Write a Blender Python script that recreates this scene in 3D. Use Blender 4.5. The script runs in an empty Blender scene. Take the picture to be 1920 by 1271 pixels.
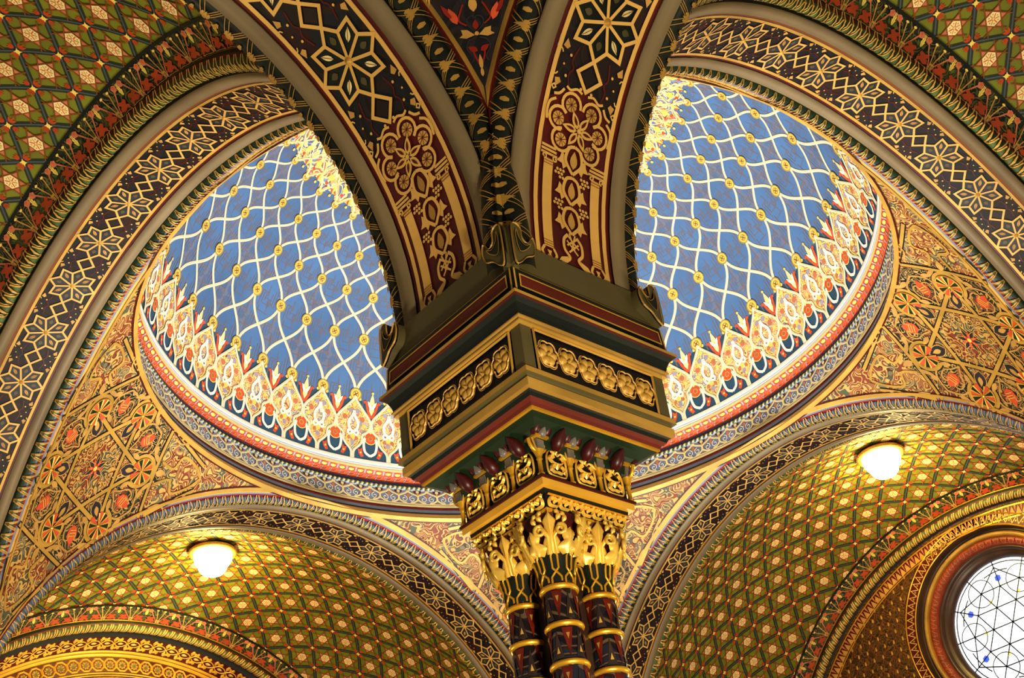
import bpy, math, numpy as np
from math import pi, sin, cos, sqrt, radians as rad
S = 4.0                      # metres per survey unit (half the distance between opposite arches)
Z0 = 4.564                   # springing line above the gallery floor, metres
LH = 0.0007                  # thickness of one layer of painted / gilt ornament (units)
C = bpy.context.scene.collection
R0, RA, RV = 0.905, 0.39, 1.04
RP = 1.277                   # pendentive sphere
rng = np.random.default_rng(7)

# ------------------------------------------------------------------ materials
def lin(c):
    c = [x/255 for x in c]
    return [x/12.92 if x <= .04045 else ((x+.055)/1.055)**2.4 for x in c] + [1]
MATS = {}
def mat(name, col, rough=.6, metal=0., emit=None, es=0., noise=0., nscale=6., bump=0.):
    m = bpy.data.materials.new(name); m.use_nodes = True
    nt = m.node_tree; b = nt.nodes['Principled BSDF']
    b.inputs['Roughness'].default_value = rough; b.inputs['Metallic'].default_value = metal
    b.inputs['Base Color'].default_value = lin(col)
    if noise or bump:
        tc = nt.nodes.new('ShaderNodeTexCoord'); n = nt.nodes.new('ShaderNodeTexNoise')
        n.inputs['Scale'].default_value = nscale; n.inputs['Detail'].default_value = 4
        nt.links.new(tc.outputs['Object'], n.inputs['Vector'])
        if noise:
            r = nt.nodes.new('ShaderNodeValToRGB'); c = lin(col)
            r.color_ramp.elements[0].position = .3; r.color_ramp.elements[1].position = .7
            r.color_ramp.elements[0].color = [x*(1-noise) for x in c[:3]]+[1]
            r.color_ramp.elements[1].color = [min(1, x*(1+noise*.6)) for x in c[:3]]+[1]
            nt.links.new(n.outputs['Fac'], r.inputs['Fac']); nt.links.new(r.outputs['Color'], b.inputs['Base Color'])
        if bump:
            bp = nt.nodes.new('ShaderNodeBump'); bp.inputs['Strength'].default_value = bump
            bp.inputs['Distance'].default_value = .01
            nt.links.new(n.outputs['Fac'], bp.inputs['Height']); nt.links.new(bp.outputs['Normal'], b.inputs['Normal'])
    if emit:
        b.inputs['Emission Color'].default_value = lin(emit); b.inputs['Emission Strength'].default_value = es
    MATS[name] = m; return m
def scroll_mat(name, grounds, line, scale=10., n=7., width=.3, rough=.6, dist=.5, dark=(40,24,18)):
    """painted arabesque: curling contour lines of a noise field over patches of ground colours"""
    m = bpy.data.materials.new(name); m.use_nodes = True
    nt = m.node_tree; L = nt.links; b = nt.nodes['Principled BSDF']; b.inputs['Roughness'].default_value = rough
    tc = nt.nodes.new('ShaderNodeTexCoord')
    n1 = nt.nodes.new('ShaderNodeTexNoise'); n1.inputs['Scale'].default_value = scale; n1.inputs['Detail'].default_value = 0
    n1.inputs['Distortion'].default_value = dist
    L.new(tc.outputs['Object'], n1.inputs['Vector'])
    mu = nt.nodes.new('ShaderNodeMath'); mu.operation = 'MULTIPLY'; mu.inputs[1].default_value = n
    fr = nt.nodes.new('ShaderNodeMath'); fr.operation = 'FRACT'
    lt = nt.nodes.new('ShaderNodeMath'); lt.operation = 'LESS_THAN'; lt.inputs[1].default_value = width
    L.new(n1.outputs['Fac'], mu.inputs[0]); L.new(mu.outputs[0], fr.inputs[0]); L.new(fr.outputs[0], lt.inputs[0])
    n2 = nt.nodes.new('ShaderNodeTexVoronoi'); n2.inputs['Scale'].default_value = scale*.9
    L.new(tc.outputs['Object'], n2.inputs['Vector'])
    sp = nt.nodes.new('ShaderNodeSeparateColor'); L.new(n2.outputs['Color'], sp.inputs[0])
    r = nt.nodes.new('ShaderNodeValToRGB'); r.color_ramp.interpolation = 'CONSTANT'
    el = r.color_ramp.elements
    while len(el) < len(grounds): el.new(.5)
    for i, g in enumerate(grounds): el[i].position = i/len(grounds); el[i].color = lin(g)
    L.new(sp.outputs[0], r.inputs['Fac'])
    mx = nt.nodes.new('ShaderNodeMix'); mx.data_type = 'RGBA'
    L.new(lt.outputs[0], mx.inputs[0]); L.new(r.outputs['Color'], mx.inputs[6]); mx.inputs[7].default_value = lin(line)
    g1 = nt.nodes.new('ShaderNodeMath'); g1.operation = 'COMPARE'; g1.inputs[1].default_value = width+.07; g1.inputs[2].default_value = .07
    L.new(fr.outputs[0], g1.inputs[0])
    m2 = nt.nodes.new('ShaderNodeMix'); m2.data_type = 'RGBA'; m2.inputs[7].default_value = lin(dark)
    L.new(g1.outputs[0], m2.inputs[0]); L.new(mx.outputs[2], m2.inputs[6])
    L.new(m2.outputs[2], b.inputs['Base Color'])
    MATS[name] = m; return m
G = 'gilding'
mat(G, (204,162,78), .5, .2, noise=.25, nscale=3, bump=.15)
mat('pale_gilding', (220,176,98), .5, .1, noise=.15, nscale=3)
mat('deep_gilding', (240,184,60), .3, .6, noise=.25, nscale=5, bump=.3)
mat('leaf_gilding', (238,196,92), .36, .35, noise=.2, nscale=5)
mat('bright_gold_paint', (234,178,62), .4, .1, noise=.2, nscale=4)
mat('dull_gilding', (176,138,66), .5, .2, noise=.3, nscale=4)
mat('dark_panel_paint', (34,20,20), .55, noise=.6, nscale=2.2)
mat('slate_paint', (48,48,56), .55, noise=.4, nscale=5)
mat('maroon_paint', (84,20,14), .5, noise=.3, nscale=3)
mat('shaft_red_paint', (104,30,16), .25, noise=.7, nscale=14)
mat('shaft_brown_paint', (58,44,40), .25, noise=.6, nscale=14)
mat('brick_paint', (104,34,22), .5, noise=.25, nscale=3)
mat('red_paint', (150,36,22), .5, noise=.25, nscale=3)
mat('taupe_paint', (132,116,88), .55, noise=.2, nscale=1.5)
mat('olive_paint', (92,84,52), .5, noise=.25, nscale=1.5)
mat('black_paint', (12,10,10), .6)
mat('black_green_paint', (22,30,24), .45, noise=.3, nscale=3)
mat('dark_green_paint', (24,46,26), .5, noise=.3, nscale=3)
mat('leaf_green_paint', (84,104,56), .5, noise=.5, nscale=12)
mat('blue_grey_paint', (122,136,164), .5, noise=.2, nscale=2)
mat('navy_paint', (40,52,92), .5, noise=.2, nscale=2)
mat('lilac_paint', (166,158,174), .5, noise=.2, nscale=5)
mat('pale_blue_paint', (176,190,216), .5, noise=.15, nscale=5)
mat('dome_blue_paint', (86,124,172), .55, noise=.18, nscale=1.2)
mat('fret_grey_paint', (112,122,148), .55)
mat('fret_brown_paint', (118,108,112), .55)
mat('dome_teal_paint', (48,84,108), .55, noise=.2, nscale=3)
mat('white_paint', (246,240,222), .45)
mat('net_paint', (226,218,184), .5)
mat('cream_paint', (236,218,160), .5, noise=.12, nscale=3)
mat('yellow_paint', (236,208,104), .45)
mat('tan_paint', (196,152,82), .55, noise=.25, nscale=6)
mat('pink_paint', (196,122,86), .55, noise=.15, nscale=5)
mat('coral_paint', (214,92,54), .55, noise=.2, nscale=5)
mat('orange_paint', (176,74,32), .5, noise=.25, nscale=5)
mat('vault_green_paint', (120,124,34), .6, noise=.22, nscale=1.6)
mat('vault_line_paint', (40,50,40), .6, noise=.2, nscale=4)
mat('vault_stripe_paint', (74,86,86), .6)
mat('brown_line_paint', (126,70,24), .6)
mat('oxblood_paint', (70,14,18), .4, noise=.2, nscale=3)
mat('grey_marble_paint', (120,112,108), .35, noise=.4, nscale=8)
mat('lead', (60,70,84), .4, .5)
mat('dark_wood_paint', (66,48,40), .35, noise=.3, nscale=4)
mat('terracotta_paint', (134,58,36), .45, noise=.3, nscale=6)
mat('daylight_glass', (235,242,255), .3, emit=(232,242,255), es=1.5)
mat('blue_glass', (60,90,220), .3, emit=(60,90,230), es=1.0)
mat('yellow_glass', (240,220,90), .3, emit=(250,225,90), es=2.2)
mat('lit_glass', (255,240,200), .3, emit=(255,218,110), es=42)
mat('plaster', (170,140,96), .8, noise=.2, nscale=1)
mat('stone_floor', (150,128,100), .5, noise=.3, nscale=2)
scroll_mat('pendentive_arabesque', [(134,66,44),(156,104,66),(84,90,70),(132,62,42),(118,114,90)], (204,166,92), 11., 5.5, .36, dark=(76,44,28))
scroll_mat('green_arabesque', [(30,42,30),(58,60,42),(34,42,38),(120,62,44)], (192,156,88), 13., 5.5, .30, dark=(22,26,18))
scroll_mat('medallion_arabesque', [(96,120,168),(190,120,90),(140,150,180),(210,180,110)], (246,226,150), 8., 6, .42, dark=(120,80,70))
scroll_mat('border_arabesque', [(226,156,116),(156,152,172),(230,190,132),(212,140,106)], (248,230,156), 15, 5.5, .34, dark=(150,70,46))
scroll_mat('frieze_arabesque', [(26,30,20),(40,46,26),(20,22,16),(62,66,34)], (116,104,50), 6., 12, .22)
scroll_mat('dark_arabesque', [(30,16,16),(24,24,32),(40,16,14),(20,20,26)], (16,12,14), 3.2, 7, .3)
scroll_mat('gold_arabesque', [(74,42,18),(60,42,20),(82,56,22)], (118,82,34), 12., 5, .3)
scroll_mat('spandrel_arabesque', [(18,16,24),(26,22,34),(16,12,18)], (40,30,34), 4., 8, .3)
scroll_mat('shaft_marbling', [(40,26,34),(74,22,20),(34,38,52),(22,16,22)], (96,78,62), 3.5, 9, .16, .25)

# ------------------------------------------------------------------ mesh builder
class MB:
    """collects vertices and faces of ONE mesh; several paint materials"""
    def __init__(s): s.V=[]; s.F=[]; s.M=[]; s.mats=[]; s.n=0; s.SM=[]
    def mi(s, m):
        if m not in s.mats: s.mats.append(m)
        return s.mats.index(m)
    def add(s, V, F, m, smooth=True):
        V = np.asarray(V, float); F = np.asarray(F, int)
        if len(F) == 0: return
        if F.shape[1] == 3: F = np.concatenate([F, -np.ones((len(F),1), int)-s.n], 1)   # marks a triangle
        s.V.append(V); s.F.append(F+s.n); s.n += len(V)
        mm = np.array([s.mi(x) for x in m]) if isinstance(m, (list, np.ndarray)) else np.full(len(F), s.mi(m))
        s.M.append(mm); s.SM.append(np.full(len(F), smooth))
    def build(s, name, parent=None, base=(0,0,0), scale=S):
        V = np.concatenate(s.V)*scale - np.array(base); F = np.concatenate(s.F); M = np.concatenate(s.M); SM = np.concatenate(s.SM)
        tri = F[:,3] < 0
        loops = F.ravel()[~np.concatenate([np.zeros((len(F),3), bool), tri[:,None]], 1).ravel()]
        tot = np.where(tri, 3, 4); st = np.concatenate([[0], np.cumsum(tot)[:-1]])
        me = bpy.data.meshes.new(name)
        me.vertices.add(len(V)); me.vertices.foreach_set('co', V.astype(np.float32).ravel())
        me.loops.add(len(loops)); me.loops.foreach_set('vertex_index', loops.astype(np.int32))
        me.polygons.add(len(F)); me.polygons.foreach_set('loop_start', st.astype(np.int32))
        me.polygons.foreach_set('material_index', M.astype(np.int32))
        me.polygons.foreach_set('use_smooth', SM)
        for m in s.mats: me.materials.append(MATS[m])
        me.update(calc_edges=True); me.validate()
        o = bpy.data.objects.new(name, me); C.objects.link(o)
        if parent: o.parent = parent
        return o
def grid(mb, f, us, vs, m, smooth=True):
    U, W = np.meshgrid(us, vs, indexing='ij'); P = f(U.ravel(), W.ravel())
    nu, nv = len(us), len(vs); i = np.arange(nu-1)[:,None]*nv + np.arange(nv-1)[None,:]; i = i.ravel()
    mb.add(P, np.stack([i, i+1, i+nv+1, i+nv], 1), m, smooth)
def box(mb, x0, x1, y0, y1, z0, z1, m):
    P = np.array([[x,y,z] for x in (x0,x1) for y in (y0,y1) for z in (z0,z1)])
    mb.add(P, [[0,1,3,2],[4,6,7,5],[0,4,5,1],[2,3,7,6],[0,2,6,4],[1,5,7,3]], m, False)
def lathe(mb, prof, c, n=32, m=None, mats=None, lobes=0, amp=0, per_seg=False):
    """prof: list of (r,z); c = centre (x,y)"""
    a = np.linspace(0, 2*pi, n+1)
    for k in range(len(prof)-1 if per_seg else 1):
        pr_ = prof[k:k+2] if per_seg else prof
        R_, Z_ = np.array(pr_).T
        def f(u, v):
            rr = np.interp(v, np.arange(len(R_)), R_); zz = np.interp(v, np.arange(len(R_)), Z_)
            rr = rr*(1+amp*np.cos(lobes*u)) if lobes else rr
            return np.stack([c[0]+rr*np.cos(u), c[1]+rr*np.sin(u), zz], -1)
        grid(mb, f, a, np.arange(len(R_)), mats[k] if per_seg and mats else m)
def tube(mb, P, r, m, n=8):
    P = np.asarray(P, float); r = np.broadcast_to(r, len(P)); T = np.gradient(P, axis=0)
    T /= np.linalg.norm(T, axis=1)[:,None]+1e-12
    up = np.array([.31,.52,.8]); A = np.cross(T, up); A /= np.linalg.norm(A, axis=1)[:,None]; B = np.cross(T, A)
    a = np.linspace(0, 2*pi, n+1)[:-1]
    V = P[:,None,:] + r[:,None,None]*(np.cos(a)[None,:,None]*A[:,None,:] + np.sin(a)[None,:,None]*B[:,None,:])
    F = [[i*n+j, i*n+(j+1)%n, (i+1)*n+(j+1)%n, (i+1)*n+j] for i in range(len(P)-1) for j in range(n)]
    mb.add(V.reshape(-1,3), F, m)

# ------------------------------------------------------------------ flat ornament ("ink") in (u,v), laid on any surface
class Ink:
    def __init__(s): s.b = []                      # blocks (V(n,3), F(k,4|3), mat)
    def stroke(s, P, w, m, h=1, closed=False, ridge=0., seg=0):
        P = np.asarray(P, float)
        if closed: P = np.concatenate([P, P[:1]])
        w = np.broadcast_to(np.asarray(w, float), len(P)).copy()
        if seg:
            d = np.linalg.norm(np.diff(P, axis=0), axis=1); Q=[P[:1]]; W=[w[:1]]
            for i in range(len(P)-1):
                k = max(1, int(math.ceil(d[i]/seg))); t = np.arange(1, k+1)[:,None]/k
                Q.append(P[i]*(1-t)+P[i+1]*t); W.append(w[i]*(1-t[:,0])+w[i+1]*t[:,0])
            P = np.concatenate(Q); w = np.concatenate(W)
        d = np.diff(P, axis=0); d /= np.linalg.norm(d, axis=1)[:,None]+1e-12
        N = np.stack([-d[:,1], d[:,0]], 1)
        if closed:
            n0 = N[-1:]+N[:1]; A = np.concatenate([n0, N[:-1]+N[1:], n0]); B = np.concatenate([N[:1], N[1:], N[:1]])
        else:
            A = np.concatenate([N[:1]*2, N[:-1]+N[1:], N[-1:]*2]); B = np.concatenate([N, N[-1:]])
        A /= np.linalg.norm(A, axis=1)[:,None]+1e-12
        k = np.clip((A*B).sum(1), .5, 1); off = A*(w/2/k)[:,None]
        n = len(P); hh = h*LH; i = np.arange(n-1)
        if ridge:
            V = np.concatenate([np.c_[P+off, np.full(n,hh)], np.c_[P, hh+ridge*np.minimum(1, w/(w.max()+1e-9))], np.c_[P-off, np.full(n,hh)]])
            F = np.concatenate([np.stack([i, i+1, n+i+1, n+i], 1), np.stack([n+i, n+i+1, 2*n+i+1, 2*n+i], 1)])
        else:
            V = np.concatenate([np.c_[P+off, np.full(n,hh)], np.c_[P-off, np.full(n,hh)]]); F = np.stack([i, i+1, n+i+1, n+i], 1)
        s.b.append((V, F, m)); return s
    def poly(s, P, m, h=1, bulge=0., c=None):
        P = np.asarray(P, float); c = P.mean(0) if c is None else np.asarray(c, float)
        big = np.ptp(P, axis=0).max()
        if big > .03:                              # large fields follow the curved surface: dense rim, concentric rings
            Q = []
            for a, b in zip(P, np.roll(P, -1, axis=0)):
                k_ = max(1, int(np.hypot(*(b-a))/.012)); Q.append(a+(b-a)*(np.arange(k_)/k_)[:,None])
            P = np.concatenate(Q)
        n = len(P); i = np.arange(n); nr = max(1, int(big/2/.013)) if big > .03 else 1
        for q in range(nr-1):
            f0, f1 = 1-q/nr, 1-(q+1)/nr; A = c+(P-c)*f0; B = c+(P-c)*f1
            V = np.concatenate([np.c_[A, np.full(n, h*LH+bulge*(1-f0))], np.c_[B, np.full(n, h*LH+bulge*(1-f1))]])
            s.b.append((V, np.stack([i, (i+1)%n, n+(i+1)%n, n+i], 1), m))
        P = c+(P-c)/nr
        V = np.concatenate([np.c_[P, np.full(n, h*LH+bulge*(1-1/nr))], [[c[0], c[1], h*LH+bulge]]])
        s.b.append((V, np.stack([i, (i+1)%n, np.full(n, n)], 1), m)); return s
    def disc(s, c, r, m, h=1, n=12, bulge=0., ry=None):
        a = np.linspace(0, 2*pi, n+1)[:-1]; return s.poly(np.c_[c[0]+r*np.cos(a), c[1]+(ry or r)*np.sin(a)], m, h, bulge)
    def ring(s, c, r, w, m, h=1, n=16, ridge=0., ry=None):
        a = np.linspace(0, 2*pi, n+1)[:-1]; return s.stroke(np.c_[c[0]+r*np.cos(a), c[1]+(ry or r)*np.sin(a)], w, m, h, True, ridge)
    def leaf(s, p, q, w, m, h=1, n=5, bulge=0., line=None, lw=.001, hm=None):
        p = np.asarray(p, float); q = np.asarray(q, float); d = q-p; nn = np.array([-d[1], d[0]])/(np.hypot(*d)+1e-12)
        t = np.linspace(0, 1, n+1); b = np.sin(pi*t**.8)*w/2
        o = np.concatenate([p+t[:,None]*d+b[:,None]*nn, (p+t[:,None]*d-b[:,None]*nn)[::-1][1:-1]])
        s.poly(o, m, h, bulge)
        if line: s.stroke(o, lw, line, h+1, True)
        return s
    def add(s, o, f=None, mats=None):
        for V, F, m in o.b:
            V = V.copy()
            if f: V[:,:2] = f(V[:,:2])
            s.b.append((V, F, (mats or {}).get(m, m)))
        return s
    def mirror(s):
        s.add(Ink_copy(s), lambda P: P*[1,-1]); return s
    def lay(s, mb, surf, keep=None):
        """merge blocks per (material, face kind), map to 3-D, drop faces whose centre fails keep()"""
        groups = {}
        for V, F, m in s.b: groups.setdefault((m, F.shape[1]), []).append((V, F))
        for (m, k), L in groups.items():
            n = 0; Fs=[]
            for V, F in L: Fs.append(F+n); n += len(V)
            V = np.concatenate([v for v,_ in L]); F = np.concatenate(Fs)
            P = surf(V[:,0], V[:,1], V[:,2])
            if keep is not None:
                F = F[keep(P[F].mean(1))]
                used, inv = np.unique(F.ravel(), return_inverse=True); P = P[used]; F = inv.reshape(F.shape)
            mb.add(P, F, m, False)
def Ink_copy(o):
    c = Ink(); c.b = [(V.copy(), F, m) for V, F, m in o.b]; return c
def rot(a, c=(0,0), to=(0,0), sc=1., mir=False):
    ca, sa = cos(a), sin(a)
    def f(P):
        Q = (P-np.asarray(c))*sc
        if mir: Q = Q*[1,-1]
        return np.c_[Q[:,0]*ca-Q[:,1]*sa, Q[:,0]*sa+Q[:,1]*ca]+np.asarray(to)
    return f
def sm(P, n=6, closed=False):
    """Catmull-Rom through control points"""
    P = np.asarray(P, float)
    Q = np.concatenate([P[-1:], P, P[:2]]) if closed else np.concatenate([2*P[:1]-P[1:2], P, 2*P[-1:]-P[-2:-1]])
    out = []; t = np.linspace(0, 1, n, endpoint=False)[:,None]
    for i in range(len(Q)-3):
        a,b,c,d = Q[i:i+4]; out.append(.5*(2*b+(c-a)*t+(2*a-5*b+4*c-d)*t**2+(3*b-a-3*c+d)*t**3))
    if not closed: out.append(P[-1:])
    return np.concatenate(out)
def spiral(c, r, a0, turns, n=14, mir=1):
    t = np.linspace(0, 1, n); a = a0+mir*t*turns*2*pi; rr = r*(1-t*.8)
    return np.c_[c[0]+rr*np.cos(a), c[1]+rr*np.sin(a)]

# ------------------------------------------------------------------ tagging
def W(p): return (p[0]*S, p[1]*S, p[2]*S+Z0)
def tag(o, label=None, cat=None, group=None, kind=None):
    for k, v in (('label',label),('category',cat),('group',group),('kind',kind)):
        if v: o[k] = v
    return o
def empty(name, p, rz=0., **kw):
    o = bpy.data.objects.new(name, None); C.objects.link(o); o.empty_display_size = .2
    o.location = W(p); o.rotation_euler = (0,0,rz); return tag(o, **kw)
def copy_tree(o, parent=None, **kw):
    c = o.copy(); C.objects.link(c)
    if parent: c.parent = parent
    for ch in list(o.children): copy_tree(ch, c)
    return c

# ------------------------------------------------------------------ arches
def path(R):
    """t = angle from the crown; below the springing the arch runs straight down. returns f(t,w,r)"""
    def f(t, w, r):
        t = np.asarray(t, float); a = np.clip(t, -pi/2, pi/2); e = np.abs(t)-pi/2; e = np.where(e > 0, e, 0)*R
        return np.stack([r*np.sin(a), w+0*t, r*np.cos(a)-e], -1)
    return f
TB = pi/2                                            # springing
def tlist(R, zb, n=84, t0=None, t1=None):
    e = zb/R; a = np.linspace(-pi/2, pi/2, n); return np.concatenate([[-pi/2-e], a, [pi/2+e]])
def sweep(mb, R, pts, m, ts, mitre=None):
    pts = np.array(pts, float); f = path(R)
    if mitre:                                            # two bands meeting in a corner stop on the diagonal
        def g(u, v):
            w = np.interp(v, np.arange(len(pts)), pts[:,0]); P = f(u, w, np.interp(v, np.arange(len(pts)), pts[:,1]))
            lim = mitre-np.abs(w); P[:,0] = np.clip(P[:,0], -lim, lim); return P
        grid(mb, g, ts, np.arange(len(pts)), m); return
    grid(mb, lambda u, v: f(u, np.interp(v, np.arange(len(pts)), pts[:,0]), np.interp(v, np.arange(len(pts)), pts[:,1])), ts, np.arange(len(pts)), m)
def soffit_map(R):
    f = path(R); return lambda u, v, h: f(u/R, v, R-h)
def torus_pts(w, r, rt, a0, a1, sgn, n=9):
    a = np.linspace(a0, a1, n); return [(w+sgn*rt*cos(x), r+rt*sin(x)) for x in a]

PITCH = .1258
T_, SR, LW = .0455, .0325, .0042
def star_unit(cell='slate_paint', gold='pale_gilding'):
    k = Ink()
    pts=[]
    for i in range(8):
        a = i*pi/4; tip = np.array([cos(a), sin(a)])*T_
        s0 = np.array([cos(a-pi/8), sin(a-pi/8)])*SR; s1 = np.array([cos(a+pi/8), sin(a+pi/8)])*SR
        k.poly([(0,0), s0*.95, tip*.93, s1*.95], cell, 1, c=tip*.5)
        pts += [s0, tip]
        k.stroke([(0,0), s0], LW*.9, 'pale_gilding', 3, seg=.03)
        if i % 2: k.leaf(tip*.44, tip*.80, .0062, 'cream_paint' if cell != 'slate_paint' else 'tan_paint', 2); k.stroke([tip*.46, tip*.78], .0007, 'brown_line_paint', 3)
        else: k.leaf(tip*.48, tip*.72, .008, 'olive_paint', 2)
    k.stroke(pts, LW, 'pale_gilding', 3, True)
    k.disc((0,0), .0045, G, 4, bulge=.003)
    d0, d1 = T_, PITCH-T_; mid = PITCH/2; hw = .0165
    k.stroke([(d0,0),(mid,hw),(d1,0),(mid,-hw)], LW, 'pale_gilding', 3, True)
    k.poly([(d0+.006,0),(mid,hw-.005),(d1-.006,0),(mid,-hw+.005)], 'dark_panel_paint', 2)
    for sg in (1,-1):
        # dots, darts and commas between the stars
        for (x,y,r) in ((mid-.012,.030,.0018),(mid+.011,.030,.0018),(mid,.036,.0014)): k.disc((x,y*sg), r, 'pale_gilding', 2, 6)
        for dx in (-.020,.020):
            k.poly([(mid+dx,sg*.034),(mid+dx*1.35,sg*.040),(mid+dx*.9,sg*.043),(mid+dx*.8,sg*.037)], 'tan_paint', 2)
            k.stroke(sm([(mid+dx*.55,sg*.041),(mid+dx*.7,sg*.043),(mid+dx*.72,sg*.046)],3), .0016, 'pale_gilding', 2)
        k.stroke(sm([(mid-.024,sg*.022),(mid-.008,sg*.026),(mid,sg*.022),(mid+.008,sg*.026),(mid+.024,sg*.022)],4), .0022, 'maroon_paint', 1)
    return k
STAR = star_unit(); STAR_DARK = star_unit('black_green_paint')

def foot_motif():
    """gilt pilasters, scalloped head with six-petal flower and a vine: u up from the foot, v across"""
    k = Ink(); g = 'pale_gilding'; r = 'maroon_paint'
    h = Ink()                                       # half (v > 0), mirrored afterwards
    h.poly([(.004,.0),(.004,.046),(.10,.046),(.195,.046),(.210,.024),(.222,0)], r, 1, c=(.11,.02))
    h.stroke([(.022,.033),(.128,.033)], .0125, g, 3, seg=.02)                     # pilaster
    for u in (.0235,.0265,.0295,.1215,.1245,.1275): h.stroke([(u,.026),(u,.040)], .0008, 'brown_line_paint', 4)
    h.stroke(sm([(.022,.027),(.014,.024),(.008,.029),(.012,.033)],4), .0032, g, 3) # base scrolls
    h.stroke(sm([(.022,.039),(.014,.043),(.008,.038),(.012,.034)],4), .0032, g, 3)
    h.poly([(.018,.030),(.010,.033),(.018,.036)], g, 3)
    for u in (.1330,.1372,.1414): h.stroke([(u,.022+.3*(u-.133)),(u,.044)], .0028, g, 3)  # abacus lines
    h.stroke(spiral((.1285,.0255),.0038,0,1.1,8), .0018, g, 5); h.stroke(spiral((.1285,.0405),.0038,pi,1.1,8), .0018, g, 5)
    # scalloped head: three horseshoe lobes each side
    for a, rr in ((30,.0245),(80,.0240),(130,.0225)):
        c = np.array([.172+rr*1.18*cos(rad(a)), rr*1.18*sin(rad(a))])
        aa = np.radians(np.linspace(a-125, a+125, 13)); P = np.c_[c[0]+.0126*np.cos(aa), c[1]+.0126*np.sin(aa)]
        h.stroke(P, .0034, g, 4)
        h.disc(c, .0078, 'tan_paint', 3, 10)
        for j in range(9):
            b = rad(a)+2*pi*j/9; h.stroke([c, c+.0078*np.array([cos(b), sin(b)])], .0006, r, 4)
    h.stroke(sm([(.214,.004),(.216,.012),(.212,.020),(.214,.026)],4), .0028, g, 4)
    h.stroke(sm([(.210,.028),(.203,.033),(.200,.040)],4), .003, g, 4); h.ring((.207,.0425),.0028,.0016,g,4,4)
    h.stroke(sm([(.196,.036),(.190,.043),(.180,.0445),(.170,.043)],4), .003, g, 4)
    h.disc((.218,.0075),.002,g,4,6)
    # vine: leaves, grapes
    for j, u in enumerate((.140,.104,.068)):
        h.stroke(sm([(u+.014,.0),(u+.010,.009),(u-.004,.0125),(u-.012,.006),(u-.016,.0)],5), [.0015]+[.0044]*19+[.0015], g, 4) if False else h.stroke(sm([(u+.014,.0),(u+.010,.008),(u-.004,.0112),(u-.014,.004),(u-.018,.0)],5), .0038, g, 4)
        h.poly([(u-.002,.010),(u+.004,.0165),(u-.004,.0185),(u-.009,.0225),(u-.010,.015),(u-.016,.013),(u-.011,.008)], g, 3)
        h.leaf((u-.012,.0),(u+.009,.0),.010,g,4)
        if j < 2:
            for a_ in range(3):
                for b_ in range(3-a_//2): h.disc((u-.019-.0042*a_, .0125+.0042*b_+.002*(a_%2)), .0019, g, 4, 7)
    for (p,q) in (((.046,-.006),(.034,.008)),((.040,-.008),(.026,.006)),((.050,.004),(.030,-.002))): h.stroke([p,q], .0022, g, 4)
    h.stroke(sm([(.048,.006),(.040,.012),(.028,.012),(.020,.006),(.014,.010),(.008,.018)],5), .0036, g, 4)
    h.poly([(.020,.008),(.016,.018),(.010,.022),(.012,.012)], g, 4)
    k.add(h); k.add(h, lambda P: P*[1,-1])
    for j in range(6):                              # six-petal flower
        a = j*pi/3+pi/6; d = np.array([cos(a), sin(a)]); p = np.array([.172,0])
        k.leaf(p+d*.002, p+d*.0225, .0092, g, 5); k.leaf(p+d*.006, p+d*.0175, .0034, r, 6)
    k.disc((.172,0), .0028, g, 7)
    return k

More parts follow.
